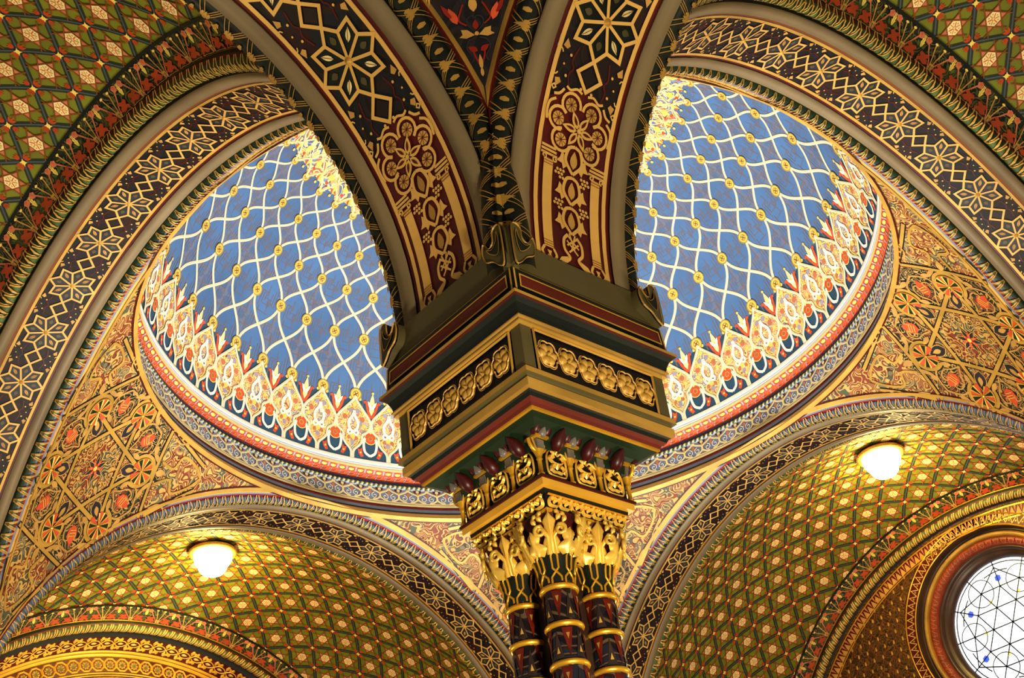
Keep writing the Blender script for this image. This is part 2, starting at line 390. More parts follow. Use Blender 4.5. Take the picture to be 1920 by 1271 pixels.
def arch_parts(root, R, small):
    zb = .036; ts = tlist(R, zb, 84 if not small else 48); L = pi/2*R+zb; f = path(R)
    # ---- soffit: star panel, gold lines, red and taupe fillets
    mb = MB(); base = 'dark_arabesque'
    sweep(mb, R, [(-.0475,R),(0,R),(.0475,R)], base, ts)
    for s in (1,-1):
        sweep(mb, R, [(s*.0445,R-.0012),(s*.0500,R-.0012)], 'pale_gilding' if small else G, ts)
        sweep(mb, R, [(s*.0500,R),(s*.0560,R)], 'maroon_paint' if s < 0 or small else 'brown_line_paint', ts)
        sweep(mb, R, [(s*.0560,R-.0015),(s*.0560,R-.002),(s*.078,R-.002),(s*.078,R+.004)], 'taupe_paint', ts)
    k = Ink(); sm_ = soffit_map(R)
    if small:
        cen = pi/2*R; us = [cen+(i+.5)*PITCH for i in range(-3,3)]
        for u in us: k.add(STAR_DARK, lambda P, u=u: np.c_[P[:,0]+u-cen, P[:,1]])
        k.add(STAR_DARK, lambda P: np.c_[us[0]-cen-P[:,0], P[:,1]])
        d = us[0]-cen-PITCH
        ft = foot_motif()
        k.add(ft, lambda P: np.c_[P[:,0]-cen, P[:,1]]); k.add(ft, lambda P: np.c_[cen-P[:,0], P[:,1]])
        for s in (1,-1): k.stroke([(s*(cen-.002),-.047),(s*(cen-.002),.047)], .004, 'pale_gilding', 4)
        for s in (1,-1): k.stroke([(s*(cen+.006),-.054),(s*(cen+.006),.054)], .006, 'maroon_paint', 2); k.stroke([(s*(cen+.022),-.078),(s*(cen+.022),.078)], .028, 'taupe_paint', 4)
    else:
        for i in range(-11, 12): k.add(STAR, lambda P, u=i*PITCH: np.c_[P[:,0]+u, P[:,1]])
    k.lay(mb, sm_)
    mb.build('soffit', root)
    # ---- inner leaf mouldings and flat bands on both faces (s=-1 faces the dome / corner bay, s=+1 faces the arm)
    ts0 = ts
    for s in (-1, 1):
        tcut = rad(75) if (s > 0 and not small) else 9
        ts = ts0[np.abs(ts0) < tcut]
        if tcut == 9: ts = np.clip(ts0, -pi/2-.029/R, pi/2+.029/R)
        mb = MB()
        sweep(mb, R, [(s*.078,R+.003),(s*.080,R+.008),(s*.083,R+.009)], 'black_paint', ts)
        wc, rc, rt = .0915, R+.0105+(.004 if s > 0 else 0), .0125
        tp = torus_pts(s*wc, rc, rt, pi*1.2, 3*pi-.6*pi, s, 12)      # from inner side round under to outer
        tp = [(s*wc + s*rt*cos(a), rc + rt*sin(a)) for a in np.linspace(rad(200), rad(400), 12)]
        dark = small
        if s < 0 and not small: sweep(mb, R, tp[:6], 'dark_green_paint', ts); sweep(mb, R, tp[5:], 'blue_grey_paint', ts)  # underside painted darker to stand for its unlit side; green leaf tone partly real
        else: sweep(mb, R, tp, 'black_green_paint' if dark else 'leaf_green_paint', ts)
        def tor(u, v, h, s=s, wc=wc, rc=rc, rt=rt):                   # u along, v in 0..1 around the torus
            a = np.radians(205+190*v); rr = rt+h
            return f(u/R, s*wc+s*rr*np.cos(a), rc+rr*np.sin(a))
        k = Ink(); p = .0262 if not small else .033; n = int(L/p)+1
        unit = Ink()
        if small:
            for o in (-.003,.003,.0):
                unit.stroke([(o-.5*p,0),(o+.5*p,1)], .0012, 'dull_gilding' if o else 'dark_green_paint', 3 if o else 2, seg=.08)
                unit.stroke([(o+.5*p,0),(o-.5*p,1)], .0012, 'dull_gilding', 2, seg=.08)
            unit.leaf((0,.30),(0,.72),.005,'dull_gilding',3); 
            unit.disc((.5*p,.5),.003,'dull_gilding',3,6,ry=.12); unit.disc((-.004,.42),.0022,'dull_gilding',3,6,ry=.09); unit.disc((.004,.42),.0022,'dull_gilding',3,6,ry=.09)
        else:
            c1, c2 = ('gilding','pale_gilding') if s > 0 else ('dull_gilding','pale_gilding')  # dome-side leaf gilding dulled to match the painted unlit underside
            for d in (-1,1):
                for v0,v1,w_ in ((.10,.62,.0034),(.30,.86,.0030)):
                    t = np.linspace(0,1,4); P = np.c_[d*(.0015+.0085*t), v0+(v1-v0)*t]
                    V = np.c_[P, np.array([.0008,.003,.0045,.0075])]; nn = np.array([w_/2,0,0])
                    unit.b.append((np.concatenate([V-nn, V+nn*[[1]]]), np.array([[i,i+1,5+i,4+i] for i in range(3)]), c1 if v0 < .2 else c2))
            unit.leaf((0,.15),(0,.95),.004,'dark_green_paint' if s > 0 else 'leaf_green_paint',2)
        for i in range(-n, n+1):
            if abs(i*p/R) < min(tcut, pi/2+(.014 if small else .02)/R): k.add(unit, lambda P, u=i*p: np.c_[P[:,0]+u, P[:,1]])
        k.lay(mb, tor)
        mb.build('leaf_moulding', root)
        mb = MB()
        if s < 0:
            q = [(.103,R+.0125),(.1065,R+.0145),(.1115,R+.0165),(.1165,R+.0185),(.1215,R+.0207),(.1255,R+.0207)]
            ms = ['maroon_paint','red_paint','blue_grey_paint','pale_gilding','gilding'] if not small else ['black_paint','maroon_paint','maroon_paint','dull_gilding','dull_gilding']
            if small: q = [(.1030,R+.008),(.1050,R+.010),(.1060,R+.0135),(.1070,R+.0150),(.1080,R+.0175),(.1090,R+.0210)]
            for i in range(5): sweep(mb, R, [(-q[i][0],q[i][1]),(-q[i+1][0],q[i+1][1])], ms[i], ts, mitre=.477 if small else 1.)
            mb.build('edge_fillet', root)
        else:
            q = [(.1035,R+.018),(.105,R+.024),(.104,R+.030),(.101,R+.034),(.101,R+.039)]
            ms = ['maroon_paint','dark_green_paint','dark_green_paint','deep_gilding']
            for i in range(4): sweep(mb, R, [(q[i][0],q[i][1]),(q[i+1][0],q[i+1][1])], ms[i], ts)
            if not small: mb.build('edge_fillet', root)
            else:
                # plain spandrel wall of the arm above the small arch
                tt = np.linspace(-pi/2, pi/2, 40); fr = R+.039
                top = .52
                P0 = np.c_[fr*np.sin(tt), np.full(40,.101), fr*np.cos(tt)]; P1 = P0.copy(); P1[:,2] = top
                i = np.arange(39); mb.add(np.concatenate([P0,P1]), np.stack([i,i+1,41+i,40+i],1), 'plaster', False)
                mb.build('spandrel', root)
    return ts

FR0, FR1 = (.101, R0+.036), (.148, .974)                # painted frieze: (w, r) inner and outer edge
def frieze_part(root, R=R0, inv=1):
    mb = MB(); tc = rad(68); ts = np.linspace(-tc, tc, 81); f = path(R)
    sweep(mb, R, [FR0, FR1], 'frieze_arabesque', ts)
    Lw = math.hypot(FR1[0]-FR0[0], FR1[1]-FR0[1])
    nrm = np.array([(FR1[1]-FR0[1]), -(FR1[0]-FR0[0])])/Lw
    def surf(u, v, h):
        t = v/Lw; return f(u/R, FR0[0]+t*(FR1[0]-FR0[0])+h*nrm[0], FR0[1]+t*(FR1[1]-FR0[1])+h*nrm[1])
    p = .0893; unit = Ink()
    half = Ink()
    half.stroke(sm([(.004,.004),(.010,.030),(.020,.052),(.030,.078),(.036,.088)],4), [.003]*9+[.004]*8, 'pink_paint', 3)  # trumpet flowers
    half.poly([(.030,.072),(.026,.090),(.034,.098),(.043,.092),(.040,.076)], 'pink_paint', 4)
    half.poly([(.033,.080),(.031,.092),(.038,.090)], 'coral_paint', 5)
    half.stroke(sm([(.002,.004),(.005,.040),(.010,.070),(.012,.088)],4), .003, 'tan_paint', 3); half.disc((.012,.092),.0045,'yellow_paint',3,7)
    # long-tailed beast shape in orange
    half.poly(sm([(.014,.012),(.022,.008),(.030,.014),(.040,.010),(.041,.020),(.034,.026),(.040,.036),(.034,.044),(.026,.040),(.018,.046),(.012,.036),(.019,.030),(.012,.022)],2,True), 'orange_paint', 3)
    half.stroke(sm([(.014,.014),(.008,.020),(.009,.028),(.013,.030)],3), .003, 'orange_paint', 3)
    half.stroke(sm([(.036,.012),(.041,.004),(.036,.002)],3), .0025, 'coral_paint', 3)
    half.stroke(sm([(.024,.050),(.016,.058),(.018,.070),(.027,.068),(.024,.060)],4), .0024, 'leaf_green_paint', 3)
    half.leaf((.014,.052),(.004,.074),.007,'leaf_green_paint',2); half.leaf((.040,.048),(.034,.068),.008,'leaf_green_paint',2)
    for q_ in ((.0405,.070),(.042,.082),(.044,.094)): half.stroke([(.0446,.050),q_], .0018, 'yellow_paint', 3)
    half.stroke([(.004,.003),(.030,.0045),(.042,.003)], .0015, 'tan_paint', 3)
    unit.add(half); unit.add(half, lambda P: P*[-1,1])
    unit.stroke([(-.006,.024),(.006,.024)], .007, G, 5); unit.stroke([(0,.004),(0,.05)], .003, 'leaf_green_paint', 3)
    k = Ink()
    for i in range(-12, 13): k.add(unit, lambda P, u=i*p: np.c_[P[:,0]*.98+u, P[:,1]*.535])
    # lines bounding the band
    k.lay(mb, surf)
    sweep(mb, R, [(FR1[0]-.002,FR1[1]-.0035),(FR1[0]+.003,FR1[1]-.0008)], 'black_green_paint', ts)
    sweep(mb, R, [(FR0[0]+.0012,FR0[1]),(FR0[0],FR0[1]+.004)], 'gilding', ts)
    mb.build('painted_frieze', root)

def big_arch(p, rz, label):
    r = empty('crossing_arch', p, rz, label=label, cat='arch', group='wide arches carrying the dome')
    arch_parts(r, R0, False); frieze_part(r); return r
A3 = big_arch((0,1,0), 0, 'star-banded arch under the dome at lower left, over the vault with the left lamp')
def again(o, p, rz, label):
    c = copy_tree(o); c.location = W(p); c.rotation_euler = (0,0,rz); c['label'] = label; return c
A2 = again(A3, (-1,0,0), pi/2, 'left-hand star-banded arch seen from beneath, rising along the left side of the blue dome')
B2 = again(A3, (0,-1,0), pi, 'right-hand star-banded arch seen from beneath, crossing the upper right above the blue dome')
B3 = again(A3, (1,0,0), -pi/2, 'star-banded arch under the dome at lower right, over the vault with the right lamp')
XA = -1.087-RA
A1 = empty('side_arch', (XA,-1,0), 0, label='large dark near arch springing up and left from the column, gilt star soffit', cat='arch', group='narrow arches springing from the column')
arch_parts(A1, RA, True)
B1 = copy_tree(A1); B1.location = W((-1,XA,0)); B1.rotation_euler = (0,0,-pi/2)
B1['label'] = 'large dark near arch springing up and right from the column, gilt star soffit'

# ------------------------------------------------------------------ dome
DR, DC = .9037, .9963
def dome_pt(az, th, h=0.): 
    r = DR-h; return np.stack([r*np.sin(th)*np.cos(az), r*np.sin(th)*np.sin(az), DC+r*np.cos(th)], -1)
def vt(th): return np.log(np.tan(th/2))
def tv(v): return 2*np.arctan(np.exp(v))
def dmap(u, v, h): return dome_pt(u, tv(v), h)
ROW = [vt(rad(a)) for a in (83.4, 70.7, 59.9, 51.6, 44.7, 38.3, 32.6)]
SEC = rad(7.5)
dome = empty('dome', (0,0,DC), 0, label='great blue dome with a pale gilt wavy net, seen on both sides of the column', cat='dome')
mb = MB(); grid(mb, lambda u,v: dome_pt(u, v), np.linspace(0,2*pi,145), np.linspace(rad(.5), rad(83.6), 40), 'dome_blue_paint')
k = Ink()
for j in range(1, 6):
    t_ = np.linspace(0,1,13); v0, v1 = ROW[j], ROW[j+1]; w_ = SEC*(t_-.118*np.sin(2*pi*t_)); w_ = np.where(t_ <= .5, w_, SEC-w_)
    k.poly(np.concatenate([np.c_[w_, v0+(v1-v0)*t_], np.c_[-w_, v0+(v1-v0)*t_][::-1][1:-1]]), 'fret_grey_paint', .3)
for j in range(1, 6):                                     # angular fret painted faintly on the blue
    v0, v1 = ROW[j], ROW[j+1]; dv = v1-v0
    for (cx, cy, s_) in ((0, .5, 1.), (.5, 0, 1.)):
        for q in range(6):
            a = SEC*.30*(1-q*.14); bb = abs(dv)*.30*(1-q*.14)
            cu, cv = cx*SEC, v0+dv*cy
            if q % 2 == 0: P = [(cu-a,cv-bb),(cu-a,cv+bb*.4),(cu-a*.3,cv+bb*.4),(cu-a*.3,cv+bb)]
            else: P = [(cu+a,cv+bb),(cu+a,cv-bb*.4),(cu+a*.2,cv-bb*.4),(cu+a*.2,cv-bb)]
            k.stroke(P, .0030, 'fret_brown_paint', .6)
            if q < 3: k.stroke([(cu-a*.6,cv+bb*(1.1-q*.5)),(cu+a*.6,cv+bb*(1.1-q*.5))], .0028, 'fret_brown_paint', .6)
kk = Ink()
for s_ in range(48): kk.add(k, lambda P, s_=s_: np.c_[P[:,0]+s_*SEC, P[:,1]])
kk.lay(mb, dmap)
mb.build('painted_shell', dome, base=(0,0,DC*S))
# wavy net
mb = MB(); k = Ink(); t = np.linspace(0,1,17)
for j in range(1, 6):
    v0, v1 = ROW[j], ROW[j+1]
    for d in (1,-1):
        u = d*SEC*(t-.118*np.sin(2*pi*t))
        k.stroke(np.c_[u, v0+(v1-v0)*t], .0108, 'net_paint', 2+(d>0)*.5, ridge=.0012)
    wk = .0225
    k.disc((0,v0), wk, 'yellow_paint', 4, 14, ry=wk); k.ring((0,v0), wk*.93, .004, 'gilding', 5, 14); k.ring((0,v0), wk*.5, .003, 'gilding', 5, 8)
    for a in range(4): k.stroke([(0,v0),(wk*.45*cos(a*pi/2+.6), v0+wk*.45*sin(a*pi/2+.6))], .003, 'brown_line_paint', 5)
kk = Ink()
for s_ in range(48): kk.add(k, lambda P, s_=s_: np.c_[P[:,0]+s_*SEC, P[:,1]])
kk.lay(mb, dmap); mb.build('gilt_net', dome, base=(0,0,DC*S))
# lambrequin border between the cornice and the first row of knots
mb = MB(); k = Ink(); H = ROW[1]-ROW[0]; vb = ROW[0]; hs = SEC/2
def B_(x, y): return (x*hs, vb+y*H)
k.poly([B_(-1,0),B_(1,0),B_(1,.72),B_(.8,.86),B_(.35,.92),B_(0,.97),B_(-.35,.92),B_(-.8,.86),B_(-1,.72)], 'dome_teal_paint', 1)
cart = [(0,.97),(.12,.90),(.50,.77),(.88,.64),(.97,.54),(.84,.44),(.56,.375),(.53,.28),(.38,.21),(.09,.12),(.05,0)]
cp = sm([B_(*c) for c in cart], 4); cm = cp.copy(); cm[:,0]*=-1
k.poly(np.concatenate([cp, cm[::-1]]), 'border_arabesque', 2, c=B_(0,.5))
k.stroke(cp, .0088, 'net_paint', 5, ridge=.0012); k.stroke(cm, .0088, 'net_paint', 5, ridge=.0012)
for (x,y,r_,m_) in ((0,.84,.008,'yellow_paint'),(.22,.74,.009,'lilac_paint'),(-.22,.74,.009,'lilac_paint'),(.5,.62,.010,'pink_paint'),(-.5,.62,.010,'pink_paint'),(.62,.52,.007,'yellow_paint'),(-.62,.52,.007,'yellow_paint'),(.30,.50,.009,'tan_paint'),(-.30,.50,.009,'tan_paint'),(0,.34,.009,'yellow_paint'),(0,.25,.008,'lilac_paint'),(.22,.31,.007,'pink_paint'),(-.22,.31,.007,'pink_paint')):
    k.disc(B_(x,y), r_, m_, 3, 8)
for d in (1,-1):
    k.stroke(sm([B_(0,.40),B_(d*.22,.46),B_(d*.26,.56),B_(d*.06,.66),B_(0,.74)],4), .010, 'white_paint', 5)
    k.stroke(sm([B_(0,.40),B_(d*.2,.36),B_(d*.3,.40),B_(d*.22,.44)],3), .007, 'white_paint', 5)
    k.stroke(sm([B_(d*.1,.80),B_(d*.4,.76),B_(d*.55,.70),B_(d*.4,.66),B_(d*.34,.72)],3), .004, 'yellow_paint', 4)
    k.stroke(sm([B_(d*.1,.18),B_(d*.3,.24),B_(d*.34,.32),B_(d*.2,.36)],3), .004, 'yellow_paint', 4)
    k.leaf(B_(d*.06,.97), B_(d*.34,1.03), .010, 'yellow_paint', 4); k.disc(B_(d*.28,.93),.006,'yellow_paint',4,6)
    # half motifs on the sector boundary
    if d == 1: k.disc(B_(d*1,.34), .0215, 'coral_paint', 3, 14); k.ring(B_(1,.34), .0215, .003, 'yellow_paint', 4, 14); k.ring(B_(1,.34),.008,.004,'tan_paint',4,8); k.leaf(B_(1,.40), B_(1,.56), .010, 'cream_paint', 4); k.leaf(B_(1,.70), B_(1,1.06), .022, 'cream_paint', 3); k.disc(B_(1,.84),.008,'yellow_paint',4,8); k.disc(B_(1,1.06),.005,'yellow_paint',4,7)
    k.stroke(sm([B_(d*1,.06),B_(d*.72,.12),B_(d*.64,.24),B_(d*.70,.34)],4), .009, 'white_paint', 4)
    k.leaf(B_(d*1,.42), B_(d*.72,.50), .010, 'yellow_paint', 4)
    k.poly([B_(d*.50,.03),B_(d*.36,.09),B_(d*.30,.16),B_(d*.44,.15),B_(d*.56,.19),B_(d*.58,.10),B_(d*.66,.05)], 'coral_paint', 3); k.disc(B_(d*.48,.10),.004,'yellow_paint',4,6)
    # finial turret on the sector boundary
    k.stroke(sm([B_(d*.98,.66),B_(d*.78,.78),B_(d*.66,.90),B_(d*.52,.90)],4), .009, 'coral_paint', 3)
    k.leaf(B_(d*1,.80), B_(d*.74,.93), .011, 'white_paint', 4)
kk = Ink()
for s_ in range(48): kk.add(k, lambda P, s_=s_: np.c_[P[:,0]+s_*SEC, P[:,1]])
kk.lay(mb, dmap); mb.build('painted_border', dome, base=(0,0,DC*S))
# apex medallion
mb = MB(); grid(mb, lambda u,v: dome_pt(u, v, 3*LH), np.linspace(0,2*pi,97), np.linspace(rad(.5), rad(37), 14), 'medallion_arabesque')
k = Ink(); v0 = vt(rad(38.3)); dv = -.17
k.poly([(-hs,v0-.13),(-hs,v0-.075),(-hs*.4,v0-.02),(0,v0),(hs*.4,v0-.02),(hs,v0-.075),(hs,v0-.13)], 'medallion_arabesque', 3)
for d in (1,-1):
    k.stroke(sm([(0,v0),(d*hs*.5,v0-.05),(d*hs,v0-.09),(d*hs*.5,v0-.15),(0,v0-.19)],4), .010, 'cream_paint', 5)
    if d == 1: k.leaf((d*hs,v0-.08),(d*hs*.9,v0-.03),.016,'yellow_paint',5); k.disc((d*hs,v0-.05),.014,'coral_paint',4,8); k.disc((d*hs,v0-.02),.008,'yellow_paint',5,8)
    k.stroke(sm([(0,v0-.19),(d*hs,v0-.28),(0,v0-.37)],4), .010, 'cream_paint', 5)
k.disc((0,v0-.10),.020,'yellow_paint',5,10); k.disc((0,v0-.06),.010,'coral_paint',5,8); k.leaf((0,v0-.16),(0,v0-.04),.02,'cream_paint',4)
k.disc((hs,v0-.19),.022,'yellow_paint',5,10); k.disc((0,v0-.28),.022,'cream_paint',5,10); k.disc((hs,v0-.38),.026,'yellow_paint',5,10)
kk = Ink()
for s_ in range(48): kk.add(k, lambda P, s_=s_: np.c_[P[:,0]+s_*SEC, P[:,1]])
kk.lay(mb, dmap)
for a0 in range(16):
    a = a0*pi/8; P = np.array([dome_pt(a, x, 6*LH) for x in np.linspace(rad(2), rad(22), 8)])
mb.build('apex_medallion', dome, base=(0,0,DC*S))

# ------------------------------------------------------------------ cornice ring
cor = empty('dome_cornice', (0,0,.92), 0, label='circular moulded cornice around the foot of the blue dome, white, coral and lattice bands', cat='cornice', kind='thing')
cb = (0,0,.92*S)
def ringband(name, prof, m, ink=None, n=192, parent=cor):
    mb = MB(); prof = np.array(prof); az = np.linspace(0,2*pi,n+1); idx = np.arange(len(prof))
    d = np.concatenate([[0], np.cumsum(np.linalg.norm(np.diff(prof,axis=0),axis=1))])
    def f(u, v, h=0.):
        r = np.interp(v, d, prof[:,0])-h; z = np.interp(v, d, prof[:,1]); return np.stack([r*np.cos(u), r*np.sin(u), z], -1)
    if isinstance(m, list):
        for i, mm in enumerate(m): grid(mb, f, az, d[i:i+2], mm)
    else: grid(mb, f, az, d, m)
    if ink: ink(d[-1]).lay(mb, f)
    return mb.build(name, parent, base=cb)
def rep(unit, n):
    k = Ink()
    for i in range(n): k.add(unit, lambda P, i=i: np.c_[P[:,0]+i*2*pi/n, P[:,1]])
    return k
ringband('white_fillet', [(.8977,1.1008),(.8950,1.1000),(.8945,1.096),(.8945,1.089),(.8955,1.087),(.8960,1.0835),(.8960,1.078),(.8945,1.0765),(.8945,1.071),(.8970,1.070)], ['white_paint','white_paint','white_paint','white_paint','pale_blue_paint','white_paint','white_paint','cream_paint','pale_gilding'])
def ink_coral(H):
    n = 192; p = 2*pi/n; u = Ink()
    u.disc((0,H*.30), p*.30, 'yellow_paint', 3, 10, bulge=.004, ry=H*.15); u.ring((0,H*.30), p*.40, .0016, 'orange_paint', 4, 10, ry=H*.21)
    u.stroke(sm([(-p*.5,H*.62),(-p*.2,H*.85),(p*.2,H*.85),(p*.35,H*.65),(p*.1,H*.6)],3), .0030, 'pink_paint', 3)
    u.leaf((-p*.5,H*.05),(-p*.5,H*.5),p*.3,'lilac_paint',2)
    u.stroke([(0,H*.45),(p*.3,H*.97)], .002, 'lilac_paint', 2)
    return rep(u, n)
ringband('coral_scroll_band', [(.8970,1.070),(.9060,1.064),(.9130,1.055),(.9150,1.046)], 'coral_paint', ink_coral)
ringband('navy_fillet', [(.9150,1.046),(.9110,1.043),(.9110,1.037),(.9125,1.035)], 'navy_paint')
def ink_leaf(H):
    n = 384; p = 2*pi/n; u = Ink(); u.leaf((0,H*.05),(p*.35,H*.95),p*.7,'leaf_green_paint',2,3); u.leaf((p*.4,H*.1),(p*.75,H*.9),p*.5,'cream_paint',3,3); return rep(u, n)
ringband('leaf_bead', [(.9125,1.035),(.9080,1.031),(.9070,1.026),(.9100,1.020)], 'pale_blue_paint', ink_leaf)
def ink_lat(H):
    n = 96; p = 2*pi/n; u = Ink(); h = p/2
    for d in (1,-1):
        u.stroke(sm([(0,H*.92),(d*h*.35,H*.76),(d*h*.95,H*.58),(d*h*.98,H*.34),(d*h*.6,H*.14),(d*h*.2,H*.10)],4), .0054, 'cream_paint', 5+(d>0)*.3)
        u.stroke(spiral((d*h*.42,H*.38),h*.36,pi/2,1.2,9,d), .0022, 'white_paint', 4)
        u.leaf((d*h*.98,H*.5),(d*h*.98,H*.80),h*.3,'pale_gilding',4); u.poly([(d*h*.55,H*.98),(d*h*.75,H*.80),(d*h*.95,H*.98)], 'maroon_paint', 3)
        u.disc((d*h*.98,H*.9),h*.16,'cream_paint',4,6)
    u.poly(sm([(0,H*.86),(h*.8,H*.55),(h*.8,H*.3),(0,H*.12),(-h*.8,H*.3),(-h*.8,H*.55)],2,True), 'blue_grey_paint', 2)
    u.leaf((0,H*.45),(0,H*.85),h*.3,'pink_paint',3); u.disc((0,H*.94),h*.2,'cream_paint',5,7)
    u.stroke([(-h,H*.03),(h,H*.03)], H*.09, 'cream_paint', 3)
    return rep(u, n)
ringband('ogee_lattice_band', [(.9100,1.020),(.9060,.972)], 'lilac_paint', lambda H: Ink().add(ink_lat(H), lambda P: np.c_[P[:,0], H-P[:,1]]))
ringband('lower_fillets', [(.9060,.972),(.9030,.970),(.9020,.963),(.9035,.960),(.9025,.955),(.8975,.951),(.8940,.941),(.8940,.936),(.8900,.931),(.8840,.919)], ['pale_gilding','cream_paint','maroon_paint','red_paint','blue_grey_paint','blue_grey_paint','slate_paint','pale_gilding','pale_gilding'])

# ------------------------------------------------------------------ pendentives (built for the corner at azimuth 45 degrees)
FACE = .8795
def pend_map(az0=pi/4, el0=rad(36.5), R=RP):
    n = np.array([cos(el0)*cos(az0), cos(el0)*sin(az0), sin(el0)]); e = np.array([-sin(az0), cos(az0), 0]); u_ = np.cross(n, e)*1.
    def f(u, v, h):
        d = np.hypot(u, v)+1e-12; a = d/R; ca, sa = np.cos(a), np.sin(a)
        P = ca[:,None]*n + (sa*u/d)[:,None]*e + (sa*v/d)[:,None]*u_
        return P*(R-h)[:,None] if isinstance(h, np.ndarray) else P*(R-h)
    return f
def pend_keep(P): return (P[:,0] < FACE+.002) & (P[:,1] < FACE+.002) & (P[:,2] < .917) & (P[:,0] > 0) & (P[:,1] > 0)
def pendentive_base(mb, R, face, elmax, m, az=(0,pi/2), n=49):
    az = np.linspace(az[0]+1e-4, az[1]-1e-4, n)
    q = face/R/np.maximum(np.cos(az), np.sin(az)); em = np.arccos(np.clip(q, -1, 1)); em = np.minimum(em, elmax-1e-3)
    def f(u, v):
        e = np.interp(u, az, em); el = e+(elmax-e)*v; return np.stack([R*np.cos(el)*np.cos(u), R*np.cos(el)*np.sin(u), R*np.sin(el)], -1)
    grid(mb, f, az, np.linspace(0,1,17), m)
pend = empty('pendentive', (.72,.72,.2), 0, label='pendentive behind the column capital, between the two lower star-banded arches', cat='pendentive', group='gilt strapwork pendentives')
pb = (.72*S,.72*S,.2*S)
mb = MB(); EM = math.asin(.921/RP); pendentive_base(mb, RP, FACE, EM, 'pendentive_arabesque')
k = Ink(); HX = .165; g = 'gilding'
# ground colours: green cells between the loops, maroon centre
for j in range(6):
    a = pi/2+j*pi/3; b = a+pi/6; d = np.array([cos(b), sin(b)]); e = np.array([-sin(b), cos(b)])
    k.poly([d*.10, d*.13+e*.06, d*.205+e*.045, d*.232, d*.205-e*.045, d*.13-e*.06], 'green_arabesque', 1)
    for s_ in (1,-1): k.poly([d*.205+e*s_*.05, d*.212+e*s_*.11, d*.18+e*s_*.12, d*.17+e*s_*.055], 'green_arabesque', 1)
k.disc((0,0), .078, 'pendentive_arabesque', 1.2, 12)
def strap(P, w=.0105): k.stroke(P, w+.006, 'black_green_paint', 2, seg=.02); k.stroke(P, w, g, 3, seg=.02)
lr = .0405
for j in range(6):
    a = pi/2+j*pi/3; c = np.array([cos(a), sin(a)])*HX
    # loop round the wheel, open towards the centre, joined to the hexagram lines
    aa = a+np.linspace(-rad(128), rad(128), 23); P = c+lr*np.c_[np.cos(aa), np.sin(aa)]
    a1 = a+rad(150); a0 = a-rad(150)
    n1 = np.array([cos(a+2*pi/3+pi/2), sin(a+2*pi/3+pi/2)])
    strap(P)
    # hexagram line between neighbouring-but-one tips
    b = a+pi/3; d = np.array([cos(b), sin(b)]); e = np.array([-sin(b), cos(b)])
    strap([d*.0825+e*.118, d*.0825-e*.118])
    strap([d*.2125+e*.30, d*.2125-e*.30], .009) 
    # leaf diamond inside the loop
    k.leaf(c*.56, c*.92, .034, 'slate_paint', 2, line='pale_gilding', lw=.002); k.leaf(c*.66, c*.84, .014, 'tan_paint', 4)
    # palmette with curling leaves in each green cell
    b = a+pi/6; d = np.array([cos(b), sin(b)]); e = np.array([-sin(b), cos(b)])
    for s_ in (1,-1):
        k.stroke(sm([d*.108, d*.130+e*s_*.012, d*.150+e*s_*.030, d*.172+e*s_*.028, d*.176+e*s_*.012, d*.160+e*s_*.012],4), .0040, 'tan_paint', 4)
        k.stroke(sm([d*.205, d*.196+e*s_*.020, d*.182+e*s_*.040, d*.166+e*s_*.046],4), .0052, 'tan_paint', 4)
        k.leaf(d*.120+e*s_*.018, d*.140+e*s_*.048, .014, 'tan_paint', 4)
        k.leaf(d*.196+e*s_*.030, d*.186+e*s_*.064, .014, 'tan_paint', 4); k.leaf(d*.188+e*s_*.050, d*.200+e*s_*.090, .012, 'tan_paint', 4)
    k.poly([d*.148-e*.014, d*.168-e*.018, d*.190, d*.168+e*.018, d*.148+e*.014, d*.140], 'coral_paint', 3)
    for q in (.152,.159,.166): k.stroke([d*q-e*.010, d*q+e*.010], .0016, 'yellow_paint', 5)
    # teardrops outside the outer lines
    for s_ in (1,-1):
        p0 = d*.262+e*s_*.02; k.leaf(p0, p0+d*.055+e*s_*.02, .030, 'gilding', 4, bulge=.002); k.leaf(p0+d*.012, p0+d*.04+e*s_*.012, .012, 'brown_line_paint', 5)
        k.stroke(sm([d*.250+e*s_*.035, d*.270+e*s_*.06, d*.30+e*s_*.06, d*.31+e*s_*.04],4), .0050, 'tan_paint', 4)
        k.stroke(sm([d*.30+e*s_*.02, d*.34+e*s_*.05, d*.36+e*s_*.02, d*.40+e*s_*.04, d*.43],4), .0070, 'gilding', 4)
    # inner scroll work
    for s_ in (1,-1):
        k.stroke(spiral(np.array([cos(b+s_*.26), sin(b+s_*.26)])*.062, .013, b+pi, 1.1, 10, s_), .0036, 'tan_paint', 4)
        for w_ in range(4):
            q = b+s_*(.26)+w_*pi/2; cc = np.array([cos(b+s_*.26), sin(b+s_*.26)])*.062
            k.stroke([cc+.013*np.array([cos(q),sin(q)]), cc+.019*np.array([cos(q),sin(q)])], .0026, 'pale_gilding', 4)
    k.leaf((0,0), d*.036, .012, 'slate_paint', 4, line='pale_gilding', lw=.0016)
    a_ = np.array([cos(a), sin(a)]); k.leaf((0,0), a_*.028, .008, 'coral_paint', 5); k.leaf(a_*.05, a_*.078, .012, 'tan_paint', 4)
    k.leaf(a_*.215, a_*.25, .02, 'tan_paint', 4)
    # wandering ribbon towards the corners
    for s_ in (1,-1): k.stroke(sm([a_*.225+np.array([-a_[1],a_[0]])*s_*.03, a_*.27+np.array([-a_[1],a_[0]])*s_*.015, a_*.29+np.array([-a_[1],a_[0]])*s_*.05, a_*.34+np.array([-a_[1],a_[0]])*s_*.03, a_*.37],4), .0070, 'gilding', 4)
k.disc((0,0),.006,'yellow_paint',6)
pm = pend_map(); k.lay(mb, pm, pend_keep)
